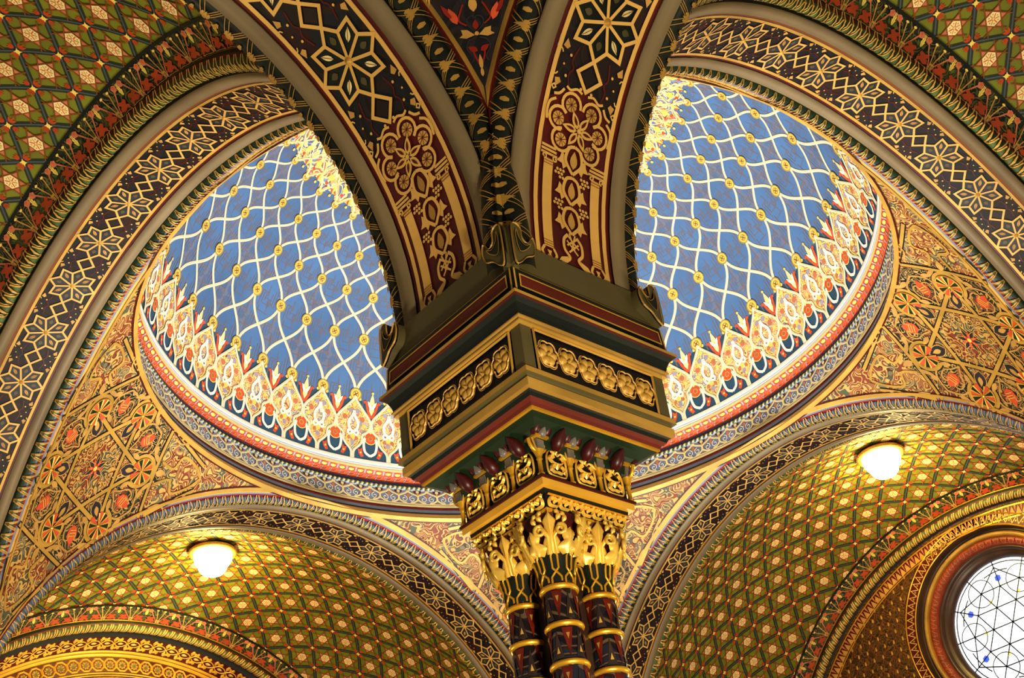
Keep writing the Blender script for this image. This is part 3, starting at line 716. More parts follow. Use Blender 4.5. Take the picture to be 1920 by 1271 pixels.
# gold border lines following the ring and the arches
az = np.linspace(0.02, pi/2-.02, 60)
q = FACE/RP/np.maximum(np.cos(az), np.sin(az)); em = np.arccos(np.clip(q,-1,1))
def sp(az, el, R): return np.stack([R*np.cos(el)*np.cos(az), R*np.cos(el)*np.sin(az), R*np.sin(el)], -1)
for (da, dd, m_, hh) in ((.0,.012,'gilding',5),(.012,.016,'maroon_paint',3)):
    for side in (0,1):
        al = np.linspace(.03, pi/4, 40)
        e0 = np.arccos(np.clip(FACE/RP/np.cos(al), -1, 1)); e0 = e0[e0 < EM]; al = al[-len(e0):]
        A_, B2_ = np.minimum(e0+da/RP, EM), np.minimum(e0+dd/RP, EM)
        if side: al = pi/2-al
        V = np.concatenate([sp(al, A_, RP-hh*LH), sp(al, B2_, RP-hh*LH)]); n = len(al); i = np.arange(n-1)
        mb.add(V, np.stack([i,i+1,n+i+1,n+i],1), m_, False)
    n = 60; i = np.arange(n-1); al = np.linspace(0,pi/2,n)
    V = np.concatenate([sp(al, np.full(n,EM-da/RP), RP-hh*LH), sp(al, np.full(n,EM-dd/RP), RP-hh*LH)]); mb.add(V, np.stack([i,i+1,n+i+1,n+i],1), m_, False)
mb.build('strapwork_panel', pend, base=pb)
# six fluted wheels
wheel_me = None
for j in range(6):
    a = pi/2+j*pi/3; c = np.array([cos(a), sin(a)])*HX; mb = MB(); k = Ink(); r_ = .0335
    for w_ in range(12):
        b0 = a+pi+pi/12*2*(w_+.0)-pi/12; b1 = b0+pi/6; bm = (b0+b1)/2
        if w_ in (0,): continue
        P = [c, c+r_*np.array([cos(b0),sin(b0)]), c+r_*1.06*np.array([cos(bm),sin(bm)]), c+r_*np.array([cos(b1),sin(b1)])]
        k.poly(P, 'coral_paint' if w_ % 2 else 'dark_green_paint', 5, bulge=-.0008)
        k.stroke([c+.003*np.array([cos(b0),sin(b0)]), c+r_*1.02*np.array([cos(b0),sin(b0)])], [.001,.0052], 'leaf_gilding', 6, ridge=.0025)
    aa = a+np.linspace(-rad(140), rad(140), 28); k.stroke(c+r_*1.04*np.c_[np.cos(aa), np.sin(aa)], .003, 'gilding', 6, ridge=.002)
    k.disc(c, .004, 'deep_gilding', 7, bulge=.003)
    k.lay(mb, pm, pend_keep); mb.build('fluted_wheel', pend, base=pb)
def pcopy(rz, label):
    c = copy_tree(pend); v = np.array([.72,.72]); c.location = W((v[0]*cos(rz)-v[1]*sin(rz), v[0]*sin(rz)+v[1]*cos(rz), .2)); c.rotation_euler = (0,0,rz); c['label'] = label
pcopy(pi/2, 'pendentive with gilt wheels at the far left of the picture')
pcopy(-pi/2, 'pendentive with gilt wheels at the far right of the picture')
pcopy(pi, 'pendentive over the near column, almost hidden behind the dark near arches')

# corner bay sail vault between the two near arches
bay = empty('corner_vault', (XA,XA,.2), 0, label='dark painted spandrel of the corner vault, in the fork of the two near arches', cat='vault')
bb = (XA*S,XA*S,.2*S)
mb = MB(); fb = RA-.0320-.0015; fb = -1.1090-XA; rs = math.hypot(fb, RA+.0210)
for q4 in range(4):
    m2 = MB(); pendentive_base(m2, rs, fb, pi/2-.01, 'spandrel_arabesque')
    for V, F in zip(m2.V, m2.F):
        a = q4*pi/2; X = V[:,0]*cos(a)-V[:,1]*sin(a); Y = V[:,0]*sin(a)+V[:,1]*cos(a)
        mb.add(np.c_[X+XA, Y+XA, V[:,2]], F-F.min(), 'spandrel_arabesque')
k = Ink(); h = Ink()
pmb = pend_map(pi/4*5, rad(26.6), rs)
h.stroke(sm([(.0,-.10),(.010,-.075),(.014,-.055)],4), .004, 'red_paint', 3); h.leaf((.003,-.062),(.024,-.05),.014,'red_paint',3)
h.stroke(sm([(.004,-.03),(.020,-.036),(.026,-.055),(.014,-.075),(.018,-.088)],4), .0036, 'slate_paint', 3)
h.poly([(.004,-.024),(.020,-.010),(.034,-.008),(.032,-.020),(.040,-.026),(.024,-.030)], 'tan_paint', 3)
h.stroke(sm([(0,-.016),(.016,-.002),(.018,.014),(.006,.022),(0,.016)],4), .0026, 'slate_paint', 3)
h.stroke(sm([(.02,.0),(.036,.014),(.030,.034),(.022,.050)],4), .0040, 'red_paint', 3); h.leaf((.040,.006),(.056,.046),.018,'coral_paint',3)
h.leaf((.05,.02),(.072,.055),.012,'red_paint',3); h.stroke(sm([(.02,.05),(.03,.07),(.02,.09),(.05,.10)],4), .004, 'slate_paint', 3)
h.disc((.06,.09),.012,'tan_paint',3,10); h.disc((.06,.09),.007,'maroon_paint',4,10)
k.add(h); k.add(h, lambda P: P*[-1,1])
k.leaf((0,-.125),(0,-.10),.008,'tan_paint',4); k.leaf((0,-.108),(0,-.07),.010,'tan_paint',4); k.disc((0,-.022),.005,'tan_paint',5); k.leaf((0,-.012),(0,.012),.014,'red_paint',3)
k.leaf((0,.03),(0,.07),.02,'tan_paint',3); k.leaf((0,.06),(0,.10),.03,'red_paint',3)
k2 = Ink().add(k, lambda P: P*.46)
for s_ in (1,-1):                                       # a second tier of flowers and scrolls higher up
    k2.add(k, lambda P, s_=s_: P*.46+np.array([s_*.045,.075])); k2.leaf((s_*.02,.05),(s_*.045,.06),.012,'red_paint',3)
k2.disc((0,.055),.010,'red_paint',3,10); k2.ring((0,.055),.013,.003,'tan_paint',4,14)
for q4 in range(4):
    def pq(u,v,h_,q4=q4):
        P = pmb(u,v,h_); a = q4*pi/2; return np.c_[P[:,0]*cos(a)-P[:,1]*sin(a)+XA, P[:,0]*sin(a)+P[:,1]*cos(a)+XA, P[:,2]]
    k2.lay(mb, pq, lambda P: (np.abs(P[:,0]-XA) < fb) & (np.abs(P[:,1]-XA) < fb))
mb.build('painted_sail', bay, base=bb)

# ------------------------------------------------------------------ barrel vaults of the four arms
VX0, VX1 = 1.146, 1.842
def rv(y): q_ = np.clip((y-1.148)/(1.838-1.148), 0, 1); return .974+.075*4*q_*(1-q_)      # the crown line bows upwards
def vault_ink(shift, tmax):
    k = Ink(); dy, dp = .0540, .1155
    cell = Ink(); R_ = .0285
    for s_ in (1,-1):
        cell.stroke([(0,0),(s_*dp/2,dy)], .0115, 'vault_line_paint', 1, seg=.02); cell.stroke([(0,0),(s_*dp/2,dy)], .0032, 'vault_stripe_paint', 2, seg=.02)
    cell.disc((0,0), .0050, 'yellow_paint', 5, 6)
    for a in range(4): cell.leaf((.0,.0),(.0085*cos(a*pi/2+pi/4),.0085*sin(a*pi/2+pi/4)),.003,'yellow_paint',5,3)
    c = np.array([dp/2, 0.])
    def pt(a, r=R_): return c+r*np.array([cos(a), sin(a)])
    for q in (0,1):
        T = [pt(q*pi/3+i*2*pi/3) for i in range(3)]
        for i in range(3):
            a_, b_ = T[i], T[(i+1)%3]; d = (b_-a_); cell.stroke([a_-d*.20, b_+d*.20], .0024, 'brown_line_paint', 3)
    for i in range(6):
        a = i*pi/3
        cell.poly([pt(a,R_*.95), pt(a+pi/6,R_*.60), pt(a-pi/6,R_*.60)], 'pink_paint', 2)
    cell.poly([pt(i*pi/3+pi/6,R_*.54) for i in range(6)], 'cream_paint', 4)
    for i in range(6): cell.stroke([pt(i*pi/3,.002), pt(i*pi/3,R_*.40)], .0019, 'coral_paint' if i%2 else 'tan_paint', 5); cell.disc(pt(i*pi/3+pi/6,R_*.34), .0016, 'tan_paint', 5, 5)
    for sx in (1,-1):
        for rr in (0,1,2):                              # little orange flowers in the corners beside the knots
            b = (0 if sx > 0 else pi)+(rr-1)*.55; cell.leaf((sx*.006,0),(sx*.006+.015*cos(b),.015*sin(b)),.006,'orange_paint',2)
            b = (pi/2 if sx > 0 else -pi/2)+(rr-1)*.5; cell.leaf((0,sx*.008),(.013*cos(b),sx*.008+.013*sin(b)),.0055,'orange_paint',2)
    for c_ in range(14):
        y = 1.829-c_*dy; off = .5*dp if c_ % 2 == 0 else 0
        n = int(tmax/dp)+2
        for i in range(-n, n+1): k.add(cell, lambda P, u=off+i*dp+shift, y=y: np.c_[P[:,0]+u, P[:,1]+y])
    return k
def vault(name, rz, tmax, shift, label):
    mb = MB(); ts = np.linspace(-tmax, tmax, 81)
    def f(u, v, h=0.): r_ = rv(v)-h; return np.stack([r_*np.sin(u), v, r_*np.cos(u)], -1)
    grid(mb, f, ts, np.linspace(VX0, VX1, 25), 'vault_green_paint')
    k = vault_ink(shift, tmax)
    k.lay(mb, f, lambda P: (P[:,1] > VX0) & (P[:,1] < VX1) & (np.abs(np.arctan2(P[:,0],P[:,2])) < tmax))
    ob = mb.build(name); ob.location = (0,0,Z0); ob.rotation_euler = (0,0,rz); tag(ob, label, 'ceiling', None, 'structure'); return ob
v1 = vault('ceiling', 0, pi/2, 0., 'green barrel vault with star lattice behind the left lamp')
def vcopy(rz, label):
    c = v1.copy(); C.objects.link(c); c.rotation_euler = (0,0,rz); c['label'] = label
vcopy(-pi/2, 'green barrel vault with star lattice around the right lamp')
v2 = vault('ceiling', pi/2, rad(64), .022, 'green star-lattice vault in the upper left corner')
c = v2.copy(); C.objects.link(c); c.rotation_euler = (0,0,pi); c['label'] = 'green star-lattice vault in the upper right corner'

# ------------------------------------------------------------------ end walls
# right arm: end arch with tympanum and round window (local +y = outwards, root turned -90 degrees)
def end_arch(label, rz, p):
    r = empty('end_arch', p, rz, label=label, cat='arch')
    R = R0; ts = tlist(R, .036)
    mb = MB(); s = -1
    tp = [(s*.0915 + s*.0125*cos(a), R+.0145 + .0125*sin(a)) for a in np.linspace(rad(200), rad(400), 12)]
    sweep(mb, R, tp, 'leaf_green_paint', ts); sweep(mb, R, [(-.070,R-.010),(-.080,R+.004),(-.083,R+.012)], 'black_paint', ts)
    k = Ink(); u = Ink(); f = path(R)
    for d in (0,.007): u.stroke([(-.007+d,.12),(.007+d,.92)], .0042, 'pale_gilding', 3, seg=.2)
    u.leaf((-.012,.2),(-.006,.8),.008,'gilding',2)
    for i in range(-56,57): k.add(u, lambda P, i=i: np.c_[P[:,0]+i*.0262, P[:,1]])
    k.lay(mb, lambda u_, v, h: f(u_/R, s*.0915+s*(.0125+h)*np.cos(np.radians(205+190*v)), R+.0145+(.0125+h)*np.sin(np.radians(205+190*v))))
    mb.build('leaf_moulding', r)
    mb = MB(); q = [(-.1035,R+.018),(-.105,R+.024),(-.104,R+.030),(-.101,R+.034),(-.101,R+.039)]
    for i, m_ in enumerate(['maroon_paint','dark_green_paint','dark_green_paint','deep_gilding']): sweep(mb, R, q[i:i+2], m_, ts)
    mb.build('edge_fillet', r)
    # frieze, mirrored copy of the crossing arch's
    src = [o for o in A3.children if o.name.startswith('painted_frieze')][0]
    fz = src.copy(); C.objects.link(fz); fz.parent = r; fz.rotation_euler = (0,0,pi); return r
EY = 1.976
er = end_arch('arched moulding around the tympanum with the round window, right of the right lamp', -pi/2, (EY,0,0))
el = end_arch('arched moulding with beast frieze above the gilded leaf band, bottom left', 0, (0,EY,0))
# --- right tympanum wall
WC = .562; py = 1.900
mb = MB(); rr = R0+.005
a = np.linspace(0, 2*pi, 97)
def clampr(u, v):      # v 0 = window edge, 1 = outer rim (semicircle above, down to the floor below)
    x0, z0 = .292*np.sin(u), WC+.292*np.cos(u)
    d = np.stack([np.sin(u), np.cos(u)]); b = d[1]*WC; disc = b*b-(WC*WC-rr*rr); t1 = -b+np.sqrt(disc)
    x1, z1 = t1*d[0], WC+t1*d[1]
    return np.stack([x0+(x1-x0)*v, np.full_like(u, py), z0+(z1-z0)*v], -1)
grid(mb, clampr, a, np.linspace(0,1,5), 'gold_arabesque')
box(mb, -1.1, 1.1, py+.1, py+.16, -1.14, -.2, 'plaster')
k = Ink()
P_ = .036
for i in range(-30,31):
    for j in range(-10,32):
        x, z = (i+.5*(j%2))*P_, j*P_*.87
        if x*x+z*z > .86**2 or math.hypot(x, z-WC) < .335: continue
        k.stroke(sm([(x-.018,z),(x-.009,z+.004),(x,z+.0155),(x+.009,z+.004),(x+.018,z)],2), .0026, 'brown_line_paint', 1)
        k.leaf((x,z+.018),(x,z+.034),.008,'gilding' ,2,3); k.disc((x+.018,z+.008),.0035,'dark_green_paint',2,5)
# triangle borders along rim and round the window
n1 = 150
for i in range(n1):
    a0, a1 = -pi*.6+i*1.2*pi/n1, -pi*.6+(i+1)*1.2*pi/n1; am = (a0+a1)/2
    k.poly([(.858*sin(a0),.858*cos(a0)),(.886*sin(am),.886*cos(am)),(.858*sin(a1),.858*cos(a1))], 'tan_paint', 3)
    k.poly([(.888*sin(a0-.004),.888*cos(a0-.004)),(.864*sin(a0),.864*cos(a0)),(.888*sin(a0+.004),.888*cos(a0+.004))], 'pink_paint', 3)
aa = np.linspace(-pi*.6, pi*.6, 160)
k.stroke(np.c_[.872*np.sin(aa), .872*np.cos(aa)], .034, 'maroon_paint', 1.5)
for r_ in (.853,.891): k.stroke(np.c_[r_*np.sin(aa), r_*np.cos(aa)], .004, 'deep_gilding', 3)
n2 = 84; aa = np.linspace(0, 2*pi, 121)[:-1]
k.stroke(np.c_[.311*np.cos(aa), WC+.311*np.sin(aa)], .036, 'maroon_paint', 1.5, True)
for i in range(n2):
    a0 = 2*pi*i/n2; a1 = a0+2*pi/n2; am = (a0+a1)/2
    k.stroke([(.298*cos(a0),WC+.298*sin(a0)),(.324*cos(am),WC+.324*sin(am)),(.298*cos(a1),WC+.298*sin(a1))], .003, 'pale_gilding', 3)
    k.disc((.307*cos(am),WC+.307*sin(am)), .004, 'dull_gilding', 3, 5)
for r_ in (.293,.329): k.stroke(np.c_[r_*np.cos(aa), WC+r_*np.sin(aa)], .0045, 'deep_gilding', 4, True, ridge=.002)
k.lay(mb, lambda u, v, h: np.stack([u, py-h, v], -1))
wr = mb.build('wall_right'); wr.location = (0,0,Z0); wr.rotation_euler = (0,0,-pi/2); tag(wr, 'brown and gold patterned tympanum wall around the round window', 'wall', None, 'structure')
# --- round window
win = empty('window_1', (py,0,WC), -pi/2, label='round leaded stained-glass window in dark concentric mouldings, lower right corner', cat='window', kind='structure')
def disc_lathe(name, prof, m, parent, n=96, ink=None):
    mb = MB(); prof = np.array(prof, float); a = np.linspace(0, 2*pi, n+1); ii = np.arange(len(prof))
    f = lambda u, v: np.stack([np.interp(v,ii,prof[:,0])*np.cos(u), np.interp(v,ii,prof[:,1]), np.interp(v,ii,prof[:,0])*np.sin(u)], -1)
    grid(mb, f, a, ii, m)
    if ink: ink(mb)
    return mb.build(name, parent)
disc_lathe('outer_moulding', [(.292,0),(.290,.030),(.282,.032),(.278,.024)], 'dark_wood_paint', win)
disc_lathe('bead_ring', [(.278,.024),(.274,.018),(.268,.017),(.263,.022),(.262,.030)], 'dull_gilding', win)
def terra(mb):
    k = Ink()
    for i in range(60):
        a0 = 2*pi*i/60; w_ = 2*pi/60
        k.stroke(sm([(a0,.2),(a0+w_*.3,.75),(a0+w_*.6,.8),(a0+w_*.75,.5),(a0+w_*.5,.35)],3), .004, 'tan_paint', 2); k.leaf((a0,.1),(a0,.9),.012,'red_paint',1)
    rp = np.array([(.262,.030),(.252,.024),(.243,.030),(.236,.044)]); 
    k.lay(mb, lambda u, v, h: np.stack([np.interp(v*3,np.arange(4),rp[:,0])*np.cos(u), np.interp(v*3,np.arange(4),rp[:,1])-h-.001, np.interp(v*3,np.arange(4),rp[:,0])*np.sin(u)], -1))
disc_lathe('terracotta_ring', [(.262,.030),(.252,.024),(.243,.030),(.236,.044)], 'terracotta_paint', win, ink=terra)
disc_lathe('inner_reveal', [(.236,.044),(.232,.040),(.226,.054),(.222,.060),(.214,.058),(.210,.074),(.206,.076),(.205,.096)], 'dark_wood_paint', win)
mb = MB(); k = Ink(); aa = np.linspace(0,2*pi,65)[:-1]; k.poly(np.c_[.208*np.cos(aa), .208*np.sin(aa)], 'daylight_glass', 0)
for (x,z,m_) in ((.0,.0,'blue_glass'),(-.035,.014,'blue_glass')): pass
for j in range(6):
    a = j*pi/3+pi/6; k.poly([(.150*cos(a)+.012*cos(q+a), .150*sin(a)+.012*sin(q+a)) for q in np.arange(6)*pi/3], 'blue_glass', 1)
    a = j*pi/3; k.poly([(.100*cos(a)+.008*cos(q+a), .100*sin(a)+.008*sin(q+a)) for q in np.arange(4)*pi/2], 'yellow_glass', 1)
k.lay(mb, lambda u, v, h: np.stack([u, .088-h, v], -1)); mb.build('glass', win)
mb = MB(); k = Ink(); lw = .0040
for j in range(6):
    a = j*pi/3; b = a+pi/3; p = lambda r, q: (r*cos(q), r*sin(q))
    k.stroke([p(.207,a),p(.0,a)], lw, 'lead', 2); k.stroke([p(.07,a),p(.07*1.732,a+pi/6),p(.07,b)], lw, 'lead', 2); k.stroke([p(.07*1.732,a+pi/6),p(.207,a+pi/6)], lw, 'lead', 2)
    k.stroke([p(.14,a),p(.07*1.732,a+pi/6),p(.14,b)], lw, 'lead', 2); k.stroke([p(.14,a),p(.185,a+pi/6),p(.14,b)], lw, 'lead', 2)
    k.ring(p(.14,a), .045, lw*.8, 'lead', 3, 20); k.stroke([p(.07,a),p(.07,b)], lw, 'lead', 2)
    q = np.linspace(a+pi/6-.26, a+pi/6+.26, 9); k.stroke(np.c_[.17*np.cos(q), .17*np.sin(q)], lw, 'lead', 3)
k.ring((0,0), .195, lw, 'lead', 2, 48)
k.lay(mb, lambda u, v, h: np.stack([u, .084-h, v], -1)); mb.build('lead_cames', win)
# --- left end: gilded reveal band, mouldings and ring of octagons
lw_ = MB(); Rr = R0-.004; ts = tlist(Rr, .036); f = path(Rr)
SP0, SP1 = (1.905,.899), (1.962,.871); sweep(lw_, Rr, [(1.895,.912),SP0], 'black_paint', ts); sweep(lw_, Rr, [SP0,SP1], 'maroon_paint', ts); SL = math.hypot(SP1[0]-SP0[0], SP1[1]-SP0[1])
k = Ink(); u = Ink(); g = 'bright_gold_paint'; c0 = 1.983
for d in (1,-1):
    u.stroke(sm([(-.034,0),(-.016,d*.016),(0,d*.019),(.016,d*.016),(.034,0)],4), .006, g, 3, ridge=.002)
    u.poly([(-.020,d*.014),(-.026,d*.040),(-.012,d*.034),(-.004,d*.044),(.004,d*.034),(.002,d*.020)], g, 2, bulge=.003)
    u.poly([(.034,d*.006),(.024,d*.026),(.030,d*.044),(.040,d*.046),(.046,d*.030)], g, 2, bulge=.003)
    u.disc((.034,d*.036),.007,'pale_gilding',4,8,bulge=.002)
u.leaf((-.016,0),(.016,0),.018,'pale_gilding',3,bulge=.003); u.disc((.034,0),.006,'yellow_paint',4,6)
for i in range(-30,31): k.add(u, lambda P, i=i: np.c_[P[:,0]*.68+i*.0462, P[:,1]*.60+SL*.5])
def spl(u_, v, h): return f(u_/Rr, SP0[0]+(SP1[0]-SP0[0])*v/SL-h*.45, SP0[1]+(SP1[1]-SP0[1])*v/SL-h*.89)
k.lay(lw_, spl)
q = [(1.962,.871),(1.962,.866),(1.966,.864),(1.968,.866),(1.970,.863),(1.970,.857),(1.978,.853)]
for i, m_ in enumerate([g,g,'brown_line_paint','brown_line_paint',g,g]): sweep(lw_, Rr, q[i:i+2], m_, ts)
aa = np.linspace(-pi/2, pi/2, 81)
def tymp(u, v): return np.stack([v*np.sin(u), np.full_like(u, 1.975), v*np.cos(u)], -1)
grid(lw_, tymp, aa, np.array([0,.4,.8,.87]), 'gold_arabesque')
k = Ink(); n3 = 63
rc = .828; k.stroke(np.c_[rc*np.sin(aa), rc*np.cos(aa)], .048, 'maroon_paint', 1)
for i in range(n3+1):
    a0 = -pi/2+pi*i/n3; c_ = (rc*sin(a0), rc*cos(a0)); r_ = .0205
    k.stroke([(c_[0]+r_*cos(q*pi/4+pi/8-a0), c_[1]+r_*sin(q*pi/4+pi/8-a0)) for q in range(8)], .006, g, 2, True, ridge=.004)
    for q in range(8): k.leaf((c_[0]+.014*cos(q*pi/4), c_[1]+.014*sin(q*pi/4)), (c_[0]+.004*cos(q*pi/4), c_[1]+.004*sin(q*pi/4)), .008, 'dull_gilding', 2, bulge=.003)
    k.disc(c_, .006, 'leaf_green_paint', 2, 8)
for r_, w_ in ((.800,.005),(.792,.004),(.783,.006)): k.stroke(np.c_[r_*np.sin(aa), r_*np.cos(aa)], w_, g, 3, ridge=.003)
for i in range(90):
    a0 = -pi/2+pi*i/90; k.leaf((.776*sin(a0),.776*cos(a0)),(.745*sin(a0+.02),.745*cos(a0+.02)),.012,g,3)
k.lay(lw_, lambda u, v, h: np.stack([u, 1.975-h, v], -1))
box(lw_, -1.1, 1.1, 2.078, 2.12, -1.14, 0.02, 'plaster')
o = lw_.build('wall_left'); o.location = (0,0,Z0); tag(o, 'gilded end wall with leaf band and ring of octagons, bottom left corner', 'wall', None, 'structure')

# ------------------------------------------------------------------ ceiling lamps
def lamp(p, label, first=[None]):
    if first[0] is not None:
        c = copy_tree(first[0]); c.location = W(p); c['label'] = label; return c
    r = empty('ceiling_lamp', p, 0, label=label, cat='lamp', group='lit glass ceiling lamps')
    mb = MB(); lathe(mb, [(.0,.0),(.030,-.001),(.045,-.004),(.057,-.008),(.062,-.014),(.059,-.020),(.050,-.022),(.046,-.019)], (0,0), 48, 'gilding')
    for i in range(40):
        a = 2*pi*i/40; tube(mb, [(.050*cos(a),.050*sin(a),-.006),(.057*cos(a),.057*sin(a),-.012),(.060*cos(a),.060*sin(a),-.019)], .0025, 'dull_gilding', 5)
    mb.build('ceiling_ring', r)
    mb = MB(); lathe(mb, [(.047,-.018),(.0485,-.030),(.046,-.044),(.040,-.054),(.036,-.062),(.033,-.072),(.027,-.080),(.015,-.085),(.0,-.086)], (0,0), 64, 'lit_glass', lobes=16, amp=.02)
    mb.build('glass_shade', r)
    mb = MB(); lathe(mb, [(.010,-.083),(.012,-.087),(.008,-.091),(.0,-.094)], (0,0), 12, 'lit_glass'); mb.build('finial', r)
    for ch in r.children:
        for v in ch.data.vertices: v.co.x *= 1.22; v.co.y *= 1.22; v.co.z *= 1.05
    first[0] = r; return r
lamp((0,1.5,1.048), 'glowing bell-shaped glass lamp on the vault at lower left')
lamp((1.5,0,1.048), 'glowing bell-shaped glass lamp on the vault at right, near the round window')

# ------------------------------------------------------------------ the clustered column
col = empty('clustered_column', (-1,-1,-1.141), 0, label='dark clustered column with gilded capital and stepped impost in the middle, carrying the near arches', cat='column', kind='thing')
CB = (-S,-S,-1.141*S)
def cb_(mb, name, parent=col): return mb.build(name, parent, base=CB)
def sq(mb, s0, z0, s1, z1, m, cx=-1., cy=-1.):           # one frustum band of a square profile
    P = [(cx+a*s0, cy+b*s0, z0) for a,b in ((-1,-1),(1,-1),(1,1),(-1,1))]+[(cx+a*s1, cy+b*s1, z1) for a,b in ((-1,-1),(1,-1),(1,1),(-1,1))]
    mb.add(P, [[i,(i+1)%4,4+(i+1)%4,4+i] for i in range(4)], m, False)
def sqprof(mb, pts, ms):
    for i in range(len(pts)-1): sq(mb, *pts[i], *pts[i+1], ms[i] if isinstance(ms, list) else ms)
def face_map(s_, k4, s2=None, z0=0, z1=0):
    """u across the face, v = z ; face k4: 0 = -y side, 1 = -x side (others follow)"""
    d = [((1,0),(0,-1)), ((0,-1),(-1,0)), ((-1,0),(0,1)), ((0,1),(1,0))][k4]
    def f(u, v, h):
        s = s_ if s2 is None else s_+(s2-s_)*(v-z0)/(z1-z0)
        return np.stack([-1+d[0][0]*u+d[1][0]*(s+h), -1+d[0][1]*u+d[1][1]*(s+h), v], -1)
    return f
# core above the impost, inside the arches
mb = MB(); box(mb, -1.083,-.917,-1.083,-.917,-.04,.34,'olive_paint'); sq(mb, .0945, .004, .0945, -.036, 'olive_paint'); P=[(-1+a*.0945,-1+b*.0945,.004) for a,b in ((-1,-1),(1,-1),(1,1),(-1,1))]; mb.add(P,[[0,1,2,3]],'olive_paint',False)
cb_(mb, 'springer_block')
mb = MB(); sqprof(mb, [(.090,-.034),(.0976,-.034),(.0990,-.0365),(.1000,-.058),(.1000,-.066),(.1065,-.069),(.1065,-.0725),(.104,-.0735)], ['gilding','gilding','black_green_paint','black_green_paint','gilding','gilding','maroon_paint'])
for k4 in range(4):
    k = Ink()
    for s_ in (1,-1): k.stroke([(s_*.0975,-.038),(s_*.0985,-.064)], .0022, 'gilding', 2)
    k.stroke([(-.092,-.044),(.092,-.044),(.093,-.0585),(-.093,-.0585)], .0018, 'gilding', 3, True)
    k.poly([(-.091,-.0445),(.091,-.0445),(.092,-.058),(-.092,-.058)], 'brick_paint', 2)
    k.lay(mb, face_map(.0990, k4, .1002, -.0365, -.062))
cb_(mb, 'fascia')
mb = MB(); sqprof(mb, [(.104,-.0735),(.1005,-.0775),(.0980,-.083),(.0970,-.0880),(.0985,-.0890),(.0985,-.0905),(.0960,-.0918),(.0970,-.0928),(.0970,-.0945),(.092,-.0955)], ['black_green_paint','black_green_paint','black_green_paint','maroon_paint','gilding','dull_gilding','maroon_paint','gilding','gilding'])
cb_(mb, 'cavetto')
# boss panels
boss_me = MB(); n = 48
def bossf(u, v):
    lob = 1+.16*np.abs(np.cos(3*u))-.10; r = .0112*v*lob
    hh = .0042*np.clip(1-(v-.55)**2/.30,0,1)*(.55+.45*np.abs(np.cos(3*u)))*(v<.93)
    return np.stack([r*np.cos(u), -hh, r*np.sin(u)*1.12], -1)
grid(boss_me, bossf, np.linspace(0,2*pi,n+1), np.linspace(0.05,.93,9), 'gilding')
kb = Ink(); aa = np.linspace(0,2*pi,49)[:-1]; lo = 1+.16*np.abs(np.cos(3*aa))-.10
kb.stroke(np.c_[.0132*lo*np.cos(aa), .0132*1.12*lo*np.sin(aa)], .0009, 'pale_gilding', 2, True)
kb.stroke(np.c_[.0120*lo*np.cos(aa), .0120*1.12*lo*np.sin(aa)], .0010, 'pale_gilding', 3, True, ridge=.0012)
kb.disc((0,0), .0022, 'dull_gilding', 4, 8, bulge=.004)
kb.lay(boss_me, lambda u, v, h: np.stack([u, -h, v], -1))
mb = MB(); sq(mb, .090, -.0955, .089, -.146, 'black_green_paint')
sqprof(mb, [(.0935,-.0935),(.0925,-.0955)], 'gilding')
for cx in (-1,1):                                        # corner pilaster strips
    for cy in (-1,1):
        x, y = -1+cx*.0865, -1+cy*.0865; box(mb, x-.0065, x+.0065, y-.0065, y+.0065, -.148, -.0945, 'olive_paint')
cb_(mb, 'corner_posts')
first = None
for k4 in range(4):
    m2 = MB(); k = Ink(); f = face_map(.0902, k4)
    k.poly([(-.076,-.0965),(.076,-.0965),(.075,-.1425),(-.075,-.1425)], 'black_paint', 1)
    k.stroke([(-.0775,-.0965),(.0775,-.0965),(.0765,-.143),(-.0765,-.143)], .002, 'gilding', 4, True, ridge=.002)
    k.lay(m2, f); pn = cb_(m2, 'boss_panel')
    d = [((1,0),(0,-1)), ((0,-1),(-1,0)), ((-1,0),(0,1)), ((0,1),(1,0))][k4]
    for i in range(6):
        u_ = (i-2.5)*.0252
        if first is None: b_ = boss_me.build('flower_boss'); first = b_
        else: b_ = first.copy(); C.objects.link(b_)
        b_.parent = pn
        p = np.array([-1+d[0][0]*u_+d[1][0]*.0915, -1+d[0][1]*u_+d[1][1]*.0915, -.1195])*S-np.array(CB)
        b_.location = p; b_.rotation_euler = (0,0,[0,-pi/2,pi,pi/2][k4])
# gold steps and red cove below the panel
mb = MB(); sqprof(mb, [(.089,-.1420),(.0955,-.1425),(.0962,-.1485),(.0930,-.1492),(.0915,-.1520),(.0935,-.1528),(.0938,-.1610),(.0905,-.1625)], ['gilding','gilding','olive_paint','olive_paint','gilding','gilding','dull_gilding'])
cb_(mb, 'gilt_steps')
mb = MB(); sqprof(mb, [(.0905,-.162),(.0885,-.1635),(.0870,-.167),(.0830,-.1695),(.0815,-.1725)], ['black_green_paint','black_green_paint','brick_paint','brick_paint'])
sqprof(mb, [(.0815,-.1725),(.0815,-.1745),(.0795,-.1755)], 'deep_gilding')
cb_(mb, 'red_cove')
mb = MB(); sqprof(mb, [(.0795,-.1755),(.0740,-.1775),(.066,-.182),(.060,-.188),(.0575,-.196)], 'dark_green_paint'); cb_(mb, 'green_soffit')
